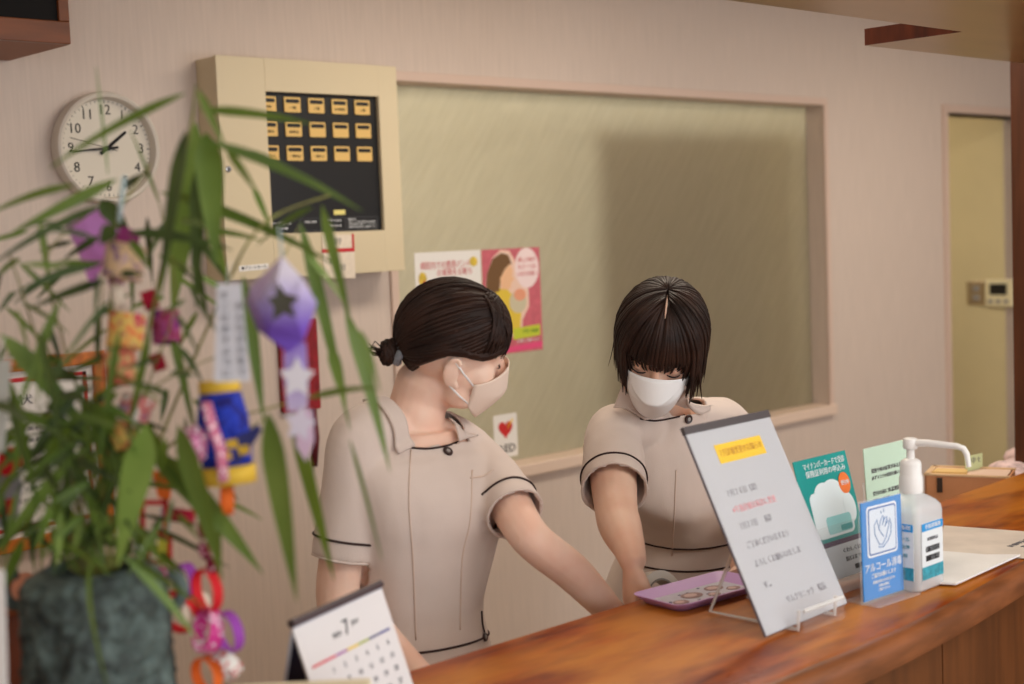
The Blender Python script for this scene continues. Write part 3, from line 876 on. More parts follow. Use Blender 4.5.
# labels: -Y face and -X face
for fc, (w2, m_) in {'front': (.031, frameM((bx, by - .0352, CT), (1, 0, 0), (0, 0, 1))), 'side': (.027, frameM((bx - .0407, by, CT), (0, -1, 0), (0, 0, 1)))}.items():
    lab = MB(m_).box((-w2, .020, 0), (w2, .108, .0006)).build('label', wl, pb)
    MB(m_).box((-w2, .096, .0006), (w2, .108, .0010)).build('blue_band', sk, lab)
    MB(m_).box((-w2, .020, .0006), (w2, .040, .0010)).build('teal_panel', tl, lab)
    lettering(lab, m_ @ Matrix.Translation((0, 0, .001)), [('手指消毒剤', 0, .102, .008, .045)], mw)
    if fc == 'front':
        z = MB(m_)
        for row in (.052, .066):
            x = -.020
            while x < .020:
                wd = random.choice((.0008, .0014, .002))
                z.prism([(x, row - .004), (x + wd, row - .004), (x + wd, row + .005), (x, row + .005)], .0006, .001)
                x += wd + random.choice((.0008, .0012))
        z.build('barcode', M['ink'], lab)
        lettering(lab, m_ @ Matrix.Translation((0, 0, .0006)), [('医薬部外品', 0, .082, .006, .03)], M['greyink'])
    else:
        lettering(lab, m_ @ Matrix.Translation((0, 0, .0006)), [('アルコール', 0, .084, .008, .042), ('手指の洗浄', 0, .072, .007, .042), ('●', -.012, .060, .010, .008), ('消毒用', .004, .058, .007, .025)], tl)
q = MB()
q.lathe([(.0150, .149), (.0175, .150), (.0185, .154), (.0185, .172), (.0175, .176), (.0165, .180), (.0165, .194), (.015, .200), (.010, .203), (.0065, .204), (.0062, .218), (.010, .219), (.0115, .221), (.0115, .232), (.0105, .235), (.006, .2365)], 28, (bx, by, CT))
q.build('pump_collar', M['white'], pb, smooth=50)
q = MB()
sp = V((bx, by, CT + .2285))
q.tube([sp, sp + V((.004, -.03, .001)), sp + V((.010, -.075, -.001)), sp + V((.012, -.084, -.004)), sp + V((.0135, -.0885, -.012)), sp + V((.015, -.091, -.032))], [.0062, .0056, .0048, .0048, .0045, .0036], 12)
q.build('spout', M['white'], pb, smooth=60)

# ---- clear leaflet sheets to the right of the bottle
pap = [(942, 536), (1100, 545), (1060, 557), (957, 586), (946, 590)]
def sheet(nm, pts, z, m_, label, lines, th=.0012, group=None):
    ps = [onZ(x, y, CT + z) for x, y in pts]
    c = sum(ps, V((0, 0, 0))) / len(ps)
    t_ = thing(nm, (c.x, c.y, CT + z), label, 'paper')
    u = (ps[1] - ps[0]); 
    loc = [(p.x - c.x, p.y - c.y) for p in ps]
    MB(Matrix.Translation((c.x, c.y, CT + z))).prism(loc, 0, th).build('sheet', m_, t_)
    lm_ = frameM((c.x, c.y, CT + z + th), (1, .02, 0), (0, 1, 0))
    if lines: lettering(t_, lm_, lines, M['greyink'])
    return t_
gp = mat('printed_grey_paper', s2l(218, 206, 194), .45, .5, var=.14, vscale=14)
gp2 = mat('printed_white_paper', s2l(238, 235, 234), .35, .5, var=.06, vscale=10)
sheet('paper_form', [(944, 526), (1110, 538), (1086, 561), (938, 555)], .001, gp, 'greyish printed form lying further back beside the pump bottle', [('診療申込書　氏名　住所', .05, .0, .012, .16), ('電話番号　生年月日', .05, -.02, .012, .14)])
sheet('document_sleeve', [(925, 551), (985, 556), (1020, 556), (956, 585), (918, 583)], .004, gp2, 'white sheet in a clear sleeve at the counter\'s front edge', [], .003)

# ---- orange-brown file box behind the counter
n0 = V((2.985, 1.545)); dd = V((-.357, .934)).normalized(); nn = V((dd.y, -dd.x))
fm_ = Matrix(((dd.x, nn.x, 0, n0.x), (dd.y, nn.y, 0, n0.y), (0, 0, 1, .90), (0, 0, 0, 1)))   # local x: away, y: to the right
fb = thing('file_box', (2.98, 1.62, .90), 'orange-brown cardboard box of papers behind the right end of the counter', 'box')
card = mat('orange_cardboard', s2l(208, 148, 106), .7, .2, var=.06, vscale=12)
L_, W_, H_, T_ = .186, .12, .104, .004
q = MB(fm_)
q.box((0, 0, 0), (L_, W_, .004)).box((0, 0, 0), (L_, T_, H_)).box((0, W_ - T_, 0), (L_, W_, H_)).box((0, 0, 0), (T_, W_, H_)).box((L_ - T_, 0, 0), (L_, W_, H_))
q.build('carton', card, fb)
q = MB(fm_)
q.box((-.002, -.002, H_), (L_ + .002, .010, H_ + .004)).box((-.002, W_ - .010, H_), (L_ + .002, W_ + .002, H_ + .004)).box((L_ - .01, 0, H_), (L_ + .002, W_, H_ + .004))
q.build('rim', mat('cut_cardboard_edge', s2l(214, 180, 140), .8), fb)
MB(fm_).box((.146, -.003, .066), (.158, -.0005, .100)).build('black_tab', mat('dark_tab', s2l(60, 48, 40), .5), fb)
yp = thing('yellow_paper', fm_ @ V((.12, .05, .11)), 'yellow sheet lying on top of the orange-brown file box', 'paper')
MB(fm_).prism([(.095, .022), (.172, .016), (.168, .065), (.10, .07)], H_ + .001, H_ + .007).build('sheets', mat('yellow_sheet', s2l(222, 186, 120), .7), yp)
MB(fm_).prism([(.008, .008), (.178, .008), (.178, .112), (.008, .112)], H_ - .030, H_ + .001).build('pale_sheets', mat('pale_pink_sheet', s2l(226, 196, 176), .7), yp)
gcx = onY(974, 464, 1.660)
gm2 = frameM((gcx.x, 1.660, gcx.z), (1, -.15, 0), (0, 0, 1))
gk = thing('index_card', (gcx.x, 1.660, gcx.z - .03), 'pale green index card standing up in the orange-brown file box', 'card')
MB(gm2).prism([(-.032, .90 + H_ - .006 - gcx.z), (.032, .90 + H_ - .006 - gcx.z), (.032, .022), (-.032, .022)], -.001, 0).build('sheet', mat('mint_card', s2l(204, 212, 160), .6), gk)
lettering(gk, gm2, [('ｎ中ｔ', -.002, .008, .016, .050)], M['greyink'])
# cloth and dark bag at the right edge, behind the counter
cl = onY(1008, 464, 1.72)
ck_ = thing('folded_cloth', (cl.x, cl.y, .90), 'pinkish white patterned cloth crumpled beside the file box', 'cloth')
q = MB()
q.box((cl.x - .06, cl.y - .05, .90), (cl.x + .22, cl.y + .06, cl.z - .02), .015, 3)
for i in range(9):
    q.ico((cl.x - .04 + .03 * i, cl.y + random.uniform(-.03, .03), cl.z - .022 + .004 * (i % 3) + .003 * i), (.045, .05, .022 + .004 * (i % 2)), 2)
q.build('cloth', mat('patterned_cloth', s2l(222, 196, 194), .9, .1, var=.3, vscale=45, bump=.5, bscale=40), ck_, smooth=180)
dg_ = onY(1040, 458, 1.9)
bg = thing('dark_bag', (dg_.x + .08, dg_.y, .8), 'dark grey bag behind the crumpled cloth at the right edge', 'bag')
q = MB().ico((dg_.x + .10, dg_.y + .06, dg_.z - .06), (.16, .08, .10), 3)
q.build('body', mat('dark_grey_fabric', s2l(70, 68, 58), .8, var=.2, vscale=30), bg, smooth=180)
MB().tube([(dg_.x + .02, dg_.y + .05, dg_.z + .01), (dg_.x + .06, dg_.y + .06, dg_.z + .07), (dg_.x + .15, dg_.y + .06, dg_.z + .07), (dg_.x + .19, dg_.y + .05, dg_.z + .01)], .006, 8).build('handle', M['black'], bg, smooth=180)
MB().box((2.65, 1.80, .3), (3.2, 2.05, .80), .004).build('side_desk', M['grey'], None, label='low grey cupboard behind the counter under the dark bag', cat='cupboard')

# ---- desk calendar
e0, e1 = V((.902, 1.339, CT + .145)), V((1.083, 1.405, CT + .145))
ex = (e1 - e0).normalized(); ey = V((-ex.y, ex.x, 0))
CW = (e1 - e0).length
ca = thing('desk_calendar', ((e0 + e1) / 2 - V((0, 0, .145))), 'white desk calendar for July standing on the counter at the left', 'calendar')
fy = e0 - ey * .048 - V((0, 0, .144)); by_ = e0 + ey * .034 - V((0, 0, .144))
fm2 = frameM(fy, ex, e0 - fy)
FH = (e0 - fy).length
MB(fm2).box((0, .002, -.003), (CW, FH, 0), .0005).build('front_leaf', mat('calendar_paper', s2l(224, 221, 222), .6), ca)
bm2_ = frameM(by_, ex, e0 - by_)
BHt = (e0 - by_).length
MB(bm2_).box((0, .0, 0), (CW, BHt, .003), .0005).build('back_leg', mat('calendar_card', s2l(190, 194, 206), .6), ca)
mid = MB().prism([(0, 0)] * 0 or [(0, 0), (1, 0), (0, 1)], 0, .0001); mid.bm.free()
q = MB()
f2 = e0 + (fy - e0) * .96 + ex * .004; b2 = e0 + (by_ - e0) * .96 + ex * .004; t2 = e0 + ex * .004 - V((0, 0, .008))
q._f([q._v(t2), q._v(f2), q._v(b2)])
q.build('gap_shade', mat('gap_shade_dark', s2l(20, 18, 42), .7), ca, solid=.001)  # dark sheet painting the shade of the gap between the leaves
cb = MB(); 
cb.tube([e0 - ex * .001 + V((0, 0, .001)), e1 + V((0, 0, .001))], .005, 10)
cb.build('spine', mat('calendar_spine', s2l(74, 62, 66), .5), ca, smooth=60)
cols = [(214, 90, 96), (214, 90, 110), (170, 110, 170), (226, 196, 80), (170, 180, 90), (110, 110, 140), (96, 96, 150)]
for i, c in enumerate(cols):
    MB(fm2).box((.012 + i * (CW - .024) / 7, FH - .056, 0), (.012 + (i + 1) * (CW - .024) / 7, FH - .053, .0006)).build('weekday_bar', mat('weekday_bar_colour', s2l(*c), .6), ca)
ln = [('7', CW / 2, FH - .030, .026, None), ('2024', CW / 2 - .022, FH - .033, .008, .018), ('JULY', CW / 2 + .02, FH - .028, .007, .016)]
lettering(ca, fm2, ln, M['ink'], 'month_number')
nums = []
for d_ in range(1, 32):
    k = d_ + 0
    c, r_ = k % 7, k // 7
    nums.append((str(d_), .024 + c * (CW - .048) / 6, FH - .069 - r_ * .0165, .0095, None))
lettering(ca, fm2, nums, M['greyink'], 'day_numbers')
# ---- cream card box in the near foreground
cbp0, cbp1 = onZ(240, 684, CT + .11), onZ(371, 677.5, CT + .11)
bx0 = thing('cream_box', (cbp1.x - .1, cbp1.y - .05, CT), 'cream card box whose top edge shows at the bottom, in front of the calendar', 'box')
ux = (cbp1 - cbp0); ux.z = 0; ux.normalize(); uy = V((-ux.y, ux.x, 0))
qm = frameM((cbp1.x, cbp1.y, CT), ux, uy)
MB(qm).box((-.15, -.09, .0), (0, 0, .11), .002).build('carton', mat('cream_card_box', s2l(226, 214, 184), .7), bx0)
MB(qm).box((-.12, -.06, .1102), (-.04, -.035, .1106), .0).build('slot', M['grey'], bx0)
# ================================================================== people
def skin_mat(name, col, c2):
    return mat(name, col, .5, .35, col2=c2, vscale=14, sss=.12, bump=.04, bscale=220)
M['skin1'] = skin_mat('skin_fair', s2l(242, 208, 188), s2l(236, 192, 170))
M['skin2'] = skin_mat('skin_warm', s2l(238, 200, 176), s2l(230, 182, 158))
M['uniform'] = mat('uniform_cream_cloth', s2l(215, 198, 188), .85, .15, var=.03, vscale=14, bump=.10, bscale=420, sheen=.15)
M['piping'] = mat('dark_brown_piping', s2l(58, 42, 40), .7, .2)
def hair_mat(name, c, hi):
    m = mat(name, c, .55, .25, col2=hi, vscale=26, bump=.2, bscale=200)
    m.node_tree.nodes['Principled BSDF'].inputs['Anisotropic'].default_value = .5
    return m
M['hair1'] = hair_mat('dark_brown_hair', s2l(52, 32, 24), s2l(33, 20, 16))
M['hair2'] = hair_mat('black_brown_hair', s2l(54, 34, 26), s2l(32, 20, 16))
M['mask1'] = mat('beige_mask_fabric', s2l(236, 214, 198), .8, .15, bump=.05, bscale=500)
M['mask2'] = mat('white_mask_fabric', s2l(240, 238, 238), .8, .15, bump=.05, bscale=500)

def remeshed(mb, voxel, smooth_it, fac=.5):
    """union of closed shapes as one continuous surface; returns a bmesh in world space"""
    me = bpy.data.meshes.new('tmp')
    bmesh.ops.recalc_face_normals(mb.bm, faces=mb.bm.faces[:])
    mb.bm.to_mesh(me)
    mb.bm.free()
    o = bpy.data.objects.new('tmp', me)
    COL.objects.link(o)
    r = o.modifiers.new('r', 'REMESH')
    r.mode = 'VOXEL'
    r.voxel_size = voxel
    s = o.modifiers.new('s', 'SMOOTH')
    s.factor = fac
    s.iterations = smooth_it
    dg = bpy.context.evaluated_depsgraph_get()
    m2 = bpy.data.meshes.new_from_object(o.evaluated_get(dg))
    bm = bmesh.new()
    bm.from_mesh(m2)
    bpy.data.objects.remove(o)
    bpy.data.meshes.remove(me)
    bpy.data.meshes.remove(m2)
    return bm

def catmull(pts, k=6):
    pts = [tuple(p) for p in pts]
    out = []
    n = len(pts)
    for i in range(n - 1):
        p0, p1, p2, p3 = pts[max(i - 1, 0)], pts[i], pts[i + 1], pts[min(i + 2, n - 1)]
        for j in range(k):
            t = j / k
            out.append(tuple(.5 * ((2 * b) + (-a + c) * t + (2 * a - 5 * b + 4 * c - d) * t * t + (-a + 3 * b - 3 * c + d) * t ** 3) for a, b, c, d in zip(p0, p1, p2, p3)))
    out.append(pts[-1])
    return out

def limb(mb, pts, k=6, n=16, grow=0.0):
    """pts: (x, y, z, radius) joints; smooth tapered tube with rounded ends"""
    c = catmull(pts, k)
    P_ = [V(p[:3]) for p in c]
    r_ = [p[3] + grow for p in c]
    a = (P_[0] - P_[1]).normalized(); e = (P_[-1] - P_[-2]).normalized()
    P_ = [P_[0] + a * r_[0] * .7, P_[0] + a * r_[0] * .4] + P_ + [P_[-1] + e * r_[-1] * .4, P_[-1] + e * r_[-1] * .7]
    r_ = [r_[0] * .5, r_[0] * .85] + r_ + [r_[-1] * .85, r_[-1] * .5]
    mb.tube(P_, r_, n)

def sleeve_on(arm, length, r0, r1, inner):
    """sleeve stations along the arm's own centre line, length metres down from the shoulder"""
    c = [V(p[:3]) for p in catmull(arm['pts'], 12)]
    out = [(*(c[0] + V(inner)), r0 - .003), (*c[0], r0)]
    acc = 0.0
    marks = [length * .5, length]
    for a, b in zip(c[:-1], c[1:]):
        d = (b - a).length
        while marks and acc + d >= marks[0]:
            p = a.lerp(b, (marks[0] - acc) / d)
            out.append((*p, r0 + (r1 - r0) * (marks[0] / length)))
            marks.pop(0)
        acc += d
    return out

def torso_ring(c, rx, ry, lat, fwd, n=36, e=2.3):
    out = []
    for i in range(n):
        a = 2 * math.pi * i / n
        ca, sa = math.cos(a), math.sin(a)
        out.append(V(c) + lat * (rx * math.copysign(abs(ca) ** (2 / e), ca)) + fwd * (ry * math.copysign(abs(sa) ** (2 / e), sa)))
    return out

def torso(mb, st, lat, grow=0.0):
    """st: (centre, rx, ry, pitch) stations from the top down"""
    c = catmull([(*s[0], s[1], s[2]) for s in st], 4)
    rs = []
    for i, s in enumerate(c):
        p = V(s[:3])
        t = V(c[min(i + 1, len(c) - 1)][:3]) - V(c[max(i - 1, 0)][:3])
        fwd = t.cross(lat).normalized()
        if fwd.y > 0: fwd = -fwd
        rs.append(torso_ring(p, s[3] + grow, s[4] + grow, lat, fwd))
    mb.rings(rs)

def hand(mb, wrist, d, n, side, curl=(20, 30, 20), thumb=(.75, .55, -.25), S=1.0, spread=.16):
    """d towards the fingertips, n out of the back of the hand, side towards the thumb"""
    d = V(d).normalized(); n = V(n); n = (n - d * n.dot(d)).normalized()
    l = d.cross(n)
    if l.dot(V(side)) < 0: l = -l
    w0 = V(wrist)
    rs = []
    for t, a, b in ((-.012, .021, .016), (0, .022, .017), (.020, .029, .016), (.050, .037, .0145), (.072, .0385, .0125), (.084, .036, .010)):
        rs.append([w0 + d * t * S + l * (a * S * math.cos(q)) + n * (b * S * math.sin(q)) for q in [2 * math.pi * i / 16 for i in range(16)]])
    mb.rings(rs)
    for i, (o_, ln, r0) in enumerate(((.027, .066, .0085), (.009, .074, .0088), (-.009, .069, .0085), (-.026, .054, .0076))):
        p = w0 + (d * .076 + l * o_) * S
        dd = (d + l * (spread * (1.2 - .8 * i))).normalized()
        ax = dd.cross(n).normalized()
        pts = [(*(p - dd * .01), r0 * S)]
        segs = (.46, .30, .24)
        for k in range(3):
            ang = -R(curl[k] + 5 * i * (1 if k == 0 else 0))
            dd = Matrix.Rotation(ang, 3, ax) @ dd
            if dd.dot(n) > .3: dd = Matrix.Rotation(-2 * ang, 3, ax) @ dd
            p = p + dd * ln * segs[k] * S
            pts.append((*p, r0 * S * (.96, .88, .78)[k]))
        limb(mb, pts, 4, 10)
    p = w0 + (d * .018 + l * .022 - n * .004) * S
    td = (d * thumb[0] + l * thumb[1] + n * thumb[2]).normalized()
    p2 = p + td * .040 * S
    td2 = (td + d * .5 - l * .15).normalized()
    p3 = p2 + td2 * .030 * S
    p4 = p3 + (td2 + d * .2 - l * .15).normalized() * .022 * S
    limb(mb, [(*p, .013 * S), (*p2, .0105 * S), (*p3, .0098 * S), (*p4, .0078 * S)], 4, 10)

HEAD_PARTS = [
    ((0, -.012, .028), (.0735, .091, .092)), ((0, .018, -.030), (.062, .066, .084)), ((0, .056, -.088), (.027, .024, .020)),
    ((.034, .044, -.030), (.030, .030, .036)), ((-.034, .044, -.030), (.030, .030, .036)), ((0, .056, .024), (.056, .030, .034)),
    ((0, .092, -.031), (.0135, .016, .012)), ((.010, .084, -.034), (.008, .011, .008)), ((-.010, .084, -.034), (.008, .011, .008)),
    ((0, .078, -.060), (.022, .012, .006)), ((0, .076, -.069), (.019, .012, .007)),
    ((.031, .0655, .001), (.0145, .0130, .0120)), ((-.031, .0655, .001), (.0145, .0130, .0120)),
    ((.048, .02, -.066), (.022, .034, .026)), ((-.048, .02, -.066), (.022, .034, .026)),
]
def head_into(mb, H, S):
    m3 = H.to_3x3() * S
    for c, r in HEAD_PARTS:
        bm2 = bmesh.new()
        bmesh.ops.create_icosphere(bm2, subdivisions=3, radius=1.0)
        for v in bm2.verts:
            p = V((c[0] + v.co.x * r[0], c[1] + v.co.y * r[1], c[2] + v.co.z * r[2]))
            v.co = H.translation + m3 @ p
        mb.merge(bm2)
    def hp(p): return H.translation + m3 @ V(p)
    limb(mb, [(*hp((0, .078, .012)), .008 * S), (*hp((0, .086, -.012)), .0085 * S), (*hp((0, .094, -.030)), .0095 * S)], 3, 10)
    for s in (-1, 1):   # ears: a rim, a lobe and a thin shell behind
        rim = []
        for t in range(11):
            a = R(-105 + 255 * t / 10)
            rim.append((*hp((s * (.076 + .004 * math.sin(a)), -.012 - .0155 * math.cos(a) * (1 if t < 9 else .8), -.010 + .028 * math.sin(a))), .0042 * S))
        mb.tube([p[:3] for p in rim], [p[3] for p in rim], 8)
        bm2 = bmesh.new()
        bmesh.ops.create_icosphere(bm2, subdivisions=2, radius=1.0)
        for v in bm2.verts:
            v.co = hp((s * (.0745 + v.co.x * .005), -.012 + v.co.y * .014, -.012 + v.co.z * .026))
        mb.merge(bm2)
        bm2 = bmesh.new()
        bmesh.ops.create_icosphere(bm2, subdivisions=2, radius=1.0)
        for v in bm2.verts:
            v.co = hp((s * (.074 + v.co.x * .006), -.001 + v.co.y * .007, -.036 + v.co.z * .008))
        mb.merge(bm2)

def head_frame(pos, fwd, roll=0.0):
    f = V(fwd).normalized()
    upv = V((0, 0, 1))
    x = f.cross(upv).normalized()
    u = x.cross(f)
    if roll:
        q = Matrix.Rotation(roll, 3, f)
        x, u = q @ x, q @ u
    p = V(pos)
    return Matrix(((x.x, f.x, u.x, p.x), (x.y, f.y, u.y, p.y), (x.z, f.z, u.z, p.z), (0, 0, 0, 1)))

HC, HR = V((0, -.012, .032)), V((.0835, .1015, .0955))
def shell(az, el, k=1.0):
    return HC + V((HR.x * k * math.cos(el) * math.sin(az), HR.y * k * math.cos(el) * math.cos(az), HR.z * k * math.sin(el)))

def mask_fn(yt, ym, yb, side_top=-.022, side_bot=-.082, top=-.006, bot=-.118, ridge=.38, xs=.070, ys=.020, th=1.28, taper=0.0):
    def f(u, v):
        u = u * 2 - 1
        t = u * th
        cz = (math.cos(t) - math.cos(th)) / (1 - math.cos(th))
        yc = yt + (ym - yt) * (v / ridge) if v < ridge else ym + (yb - ym) * ((v - ridge) / (1 - ridge)) ** 1.3
        z0 = side_top + (top - side_top) * cz ** 1.6
        z1 = side_bot + (bot - side_bot) * cz ** .9
        x = xs * math.sin(t) / math.sin(th) * (1 - taper * v)
        y = ys + (yc - ys) * cz
        return (x, y, z0 + (z1 - z0) * v)
    return f

def world_mb(H, S):
    return MB(Matrix.Translation(H.translation) @ H.to_3x3().to_4x4() @ Matrix.Scale(S, 4))

def to_obj(bm, name, m, parent, smooth=180, solid=0.0, offset=0.0):
    mb = MB()
    mb.bm.free()
    mb.bm = bm
    return mb.build(name, m, parent, smooth=smooth, solid=solid, offset=offset)

def wrinkle(bm, amp, sc, seed):
    bm.normal_update()
    for v in bm.verts:
        p = V((v.co.x * sc[0], v.co.y * sc[1], v.co.z * sc[2])) + V((seed, seed * 1.7, 0))
        d = noise.noise(p) * .6 + noise.noise(p * 2.1) * .4
        v.co += v.normal * (d * amp)

def person(key, label, J, st, arms, sleeves, Hd, S, skin, loc):
    root = thing('person', loc, label, 'person')
    lat = J['lat']
    # ---- body: one continuous surface
    mb = MB()
    torso(mb, st, lat)
    for a in arms:
        limb(mb, a['pts'], 6, 16)
        hand(mb, **a['hand'])
    nb, hb = J['neck_base'], J['neck_top']
    mid = (V(nb) + V(hb)) / 2 + V(J.get('neck_bow', (0, 0, 0)))
    limb(mb, [(*(V(nb) - V((0, -.02, .05))), .050), (*(V(nb) + V((0, .008, 0))), .049), (*mid, .0475), (*hb, .051)], 5, 20)
    for s in (-1, 1):      # shoulder slopes
        sh = V(J['shL'] if s > 0 else J['shR'])
        limb(mb, [(*(V(nb) + V((0, .008, -.022))), .036), (*((V(nb) * .5 + sh * .5) + V((0, .005, -.004))), .038), (*sh, .041)], 5, 14)
    for s in (-1, 1):      # legs down to the feet
        h = V(st[-1][0]) + lat * (.075 * s)
        k = V((h.x, h.y - .01, .44)); an = V((h.x, h.y + .02, .08))
        limb(mb, [(h.x, h.y, h.z, .085), (*((h + k) / 2), .075), (*k, .055), (*((k + an) / 2), .050), (*an, .036)], 5, 16)
        limb(mb, [(an.x, an.y + .02, .035, .034), (an.x, an.y - .06, .035, .036), (an.x, an.y - .15, .028, .028)], 4, 12)
    head_into(mb, Hd, S)
    bm = remeshed(mb, .0038, 5)
    bm.normal_update()
    body_bvh = BVHTree.FromBMesh(bm)
    to_obj(bm, 'body', skin, root)
    # ---- tunic
    mb = MB()
    sd_ = J.get('stand', 0)
    torso(mb, ([(V(st[0][0]) + V((0, 0, sd_)), st[0][1], st[0][2]), (V(st[0][0]) + V((0, 0, sd_ * .4)), st[0][1], st[0][2])] if sd_ else []) + st, lat, .011)
    for s in (-1, 1):
        sh = V(J['shL'] if s > 0 else J['shR'])
        limb(mb, [(*(V(nb) + V((0, .012, -.028))), .050), (*((V(nb) * .5 + sh * .5) + V((0, .005, -.002))), .050), (*sh, .052)], 5, 16)
    for sl in sleeves:
        c = catmull(sl, 6)
        mb.tube([p[:3] for p in c], [p[3] for p in c], 24)
    hz = st[-1][0]
    mb.rings([torso_ring(V(st[-1][0]) + V((0, 0, z)), rx, ry, lat, V((0, -1, 0))) for z, rx, ry in ((.03, st[-1][1] + .010, st[-1][2] + .010), (-.05, st[-1][1] + .022, st[-1][2] + .022), (-.12, st[-1][1] + .03, st[-1][2] + .03))])
    bm = remeshed(mb, .0055, 6)
    wrinkle(bm, J.get('wr', .0035), (17, 17, 8), J.get('seed', 1.0))
    dele = []
    for f in bm.faces:
        c = f.calc_center_median()
        kill = False
        for sl in sleeves:
            e1, e0 = V(sl[-1][:3]), V(sl[-2][:3])
            ax = (e1 - e0).normalized()
            t = (c - e1).dot(ax)
            rad = ((c - e1) - ax * t).length
            if t > -.007 and rad < sl[-1][3] - .004: kill = True
        q = J['neckline']((c))
        if q: kill = True
        if kill: dele.append(f)
    bmesh.ops.delete(bm, geom=dele, context='FACES')
    bmesh.ops.smooth_vert(bm, verts=[v for v in bm.verts if v.is_boundary], factor=.5, use_axis_x=True, use_axis_y=True, use_axis_z=True)
    bm.normal_update()
    bvh = BVHTree.FromBMesh(bm)
    uni = to_obj(bm, 'tunic', M['uniform'], root, solid=.004, offset=-1)
    def surf(px, py, off=.003):
        d = ray(px, py).normalized()
        best = bvh.ray_cast(CO, d)
        if best[0] is None or best[1].dot(d) > 0: best = body_bvh.ray_cast(CO, d)
        if best[0] is None: best = None
        if best is None:
            p = CO + d * J['dist']
            h = bvh.find_nearest(p)
            return h[0] - d * off
        nrm = best[1]
        if nrm.dot(d) > 0: nrm = -nrm
        return best[0] + nrm * off
    def ringpath(c, nrm, n=64, off=.002, arc=None):
        c = V(c); nrm = V(nrm).normalized()
        fw = (V((0, -1, 0)) - nrm * nrm.dot(V((0, -1, 0)))).normalized(); la = fw.cross(nrm)
        out = []
        for i in range(n):
            a = 2 * math.pi * i / n
            d = fw * math.cos(a) + la * math.sin(a)
            h = bvh.ray_cast(c, d)
            if h[0] is not None: out.append(h[0] + d * off)
        return out
    # sleeve piping above each hem
    for sl in sleeves:
        c = catmull(sl, 12)
        e1 = V(c[-1][:3]); ax = (e1 - V(c[-4][:3])).normalized()
        p0 = e1 - ax * J.get('cuff', .032)
        pts = ringpath(p0, ax, 48, .0012)
        pts = [p for p in pts if (p - p0).length < sl[-1][3] + .014]
        MB().tube(pts, .0019, 6, close=True).build('sleeve_piping', M['piping'], uni, smooth=180)
        pts = ringpath(e1 - ax * .003, ax, 48, .0004)
        pts = [p for p in pts if (p - e1).length < sl[-1][3] + .014]
        MB().tube(pts, .0022, 6, close=True).build('cuff_edge', M['uniform'], uni, smooth=180)
    for c, nrm in J['belts']:
        pts = ringpath(c, nrm, 80, .0012)
        MB().tube(pts, .0019, 6, close=True).build('waist_piping', M['piping'], uni, smooth=180)
    for pts, r_ in J.get('lines', []):
        c = catmull([(x, y) for x, y in pts], 6)
        MB().tube([surf(x, y, .0015) for x, y in c], r_, 6).build('seam_piping', M['piping'], uni, smooth=180)
    for pts, r_ in J.get('seams', []):
        c = catmull([(x, y) for x, y in pts], 6)
        MB().tube([surf(x, y, .0006) for x, y in c], r_, 6).build('stitched_seam', mat('seam_thread', s2l(212, 189, 174), .9, .1), uni, smooth=180)  # seam thread slightly darker than the tunic cloth
    for quad in J['collar']:
        A_, B_, C_, D_ = [V((x, y, 0)) for x, y in quad]
        g = {}
        nu, nv = 14, 8
        mbc = MB()
        K3 = [surf(q.x, q.y, .006) for q in (A_, B_, C_, D_)]
        def cf(u, v):
            p = (K3[0] * (1 - u) + K3[1] * u) * (1 - v) + (K3[3] * (1 - u) + K3[2] * u) * v
            for _k in range(2):
                for t in (bvh, body_bvh):
                    h = t.find_nearest(p)
                    sd = (p - h[0]).dot(h[1])
                    if abs(sd) < .06 and sd < .006: p = p + h[1] * (.006 - sd)
            return p
        pts = [[V(cf(i / (nu - 1), j / (nv - 1))) for i in range(nu)] for j in range(nv)]
        for _ in range(3):
            new = [[p.copy() for p in r] for r in pts]
            for j in range(nv):
                for i in range(nu):
                    nb_ = [pts[jj][ii] for jj, ii in ((j - 1, i), (j + 1, i), (j, i - 1), (j, i + 1)) if 0 <= jj < nv and 0 <= ii < nu]
                    new[j][i] = pts[j][i] * .5 + sum(nb_, V((0, 0, 0))) / len(nb_) * .5 if len(nb_) == 4 else pts[j][i]
            pts = new
        mbc.grid(lambda u, v: pts[round(v * (nv - 1))][round(u * (nu - 1))], nu, nv)
        mbc.build('collar', M['uniform'], uni, smooth=180, solid=.004, offset=0)
    for (x, y, r_) in J['buttons']:
        p = surf(x, y, .001); p2 = surf(x + 3, y, .001); p3 = surf(x, y + 3, .001)
        n_ = (p2 - p).cross(p3 - p).normalized()
        if n_.dot(CC) > 0: n_ = -n_
        bmx = frameM(p, n_.orthogonal(), n_.cross(n_.orthogonal()))
        bt = MB(bmx).lathe([(r_, 0), (r_, .002), (r_ * .85, .0035), (r_ * .6, .0026)], 20).build('button', mat('dark_button', s2l(62, 46, 44), .3, .5), uni, smooth=60)
        MB(bmx).lathe([(r_ * .42, .0024), (r_ * .42, .0032), (r_ * .3, .0034)], 12).build('button_centre', M['grey'], bt, smooth=60)
    # trousers and shoes, out of sight behind the counter
    mb = MB()
    for s in (-1, 1):
        h = V(st[-1][0]) + lat * (.075 * s)
        limb(mb, [(h.x, h.y, h.z - .02, .098), (h.x, h.y - .005, .62, .090), (h.x, h.y, .44, .074), (h.x, h.y + .015, .12, .062)], 5, 18)
    to_obj(remeshed(mb, .009, 4), 'trousers', M['uniform'], root)
    for s in (-1, 1):
        h = V(st[-1][0]) + lat * (.075 * s)
        MB().tube([(h.x, h.y + .07, .035), (h.x, h.y + .04, .042), (h.x, h.y - .05, .042), (h.x, h.y - .13, .033), (h.x, h.y - .165, .026)], [(.026, .030), (.042, .040), (.042, .044), (.033, .042), (.016, .026)], 16, up=(0, 0, 1)).build('shoe', M['white'], root, smooth=180)
    return root, uni, surf

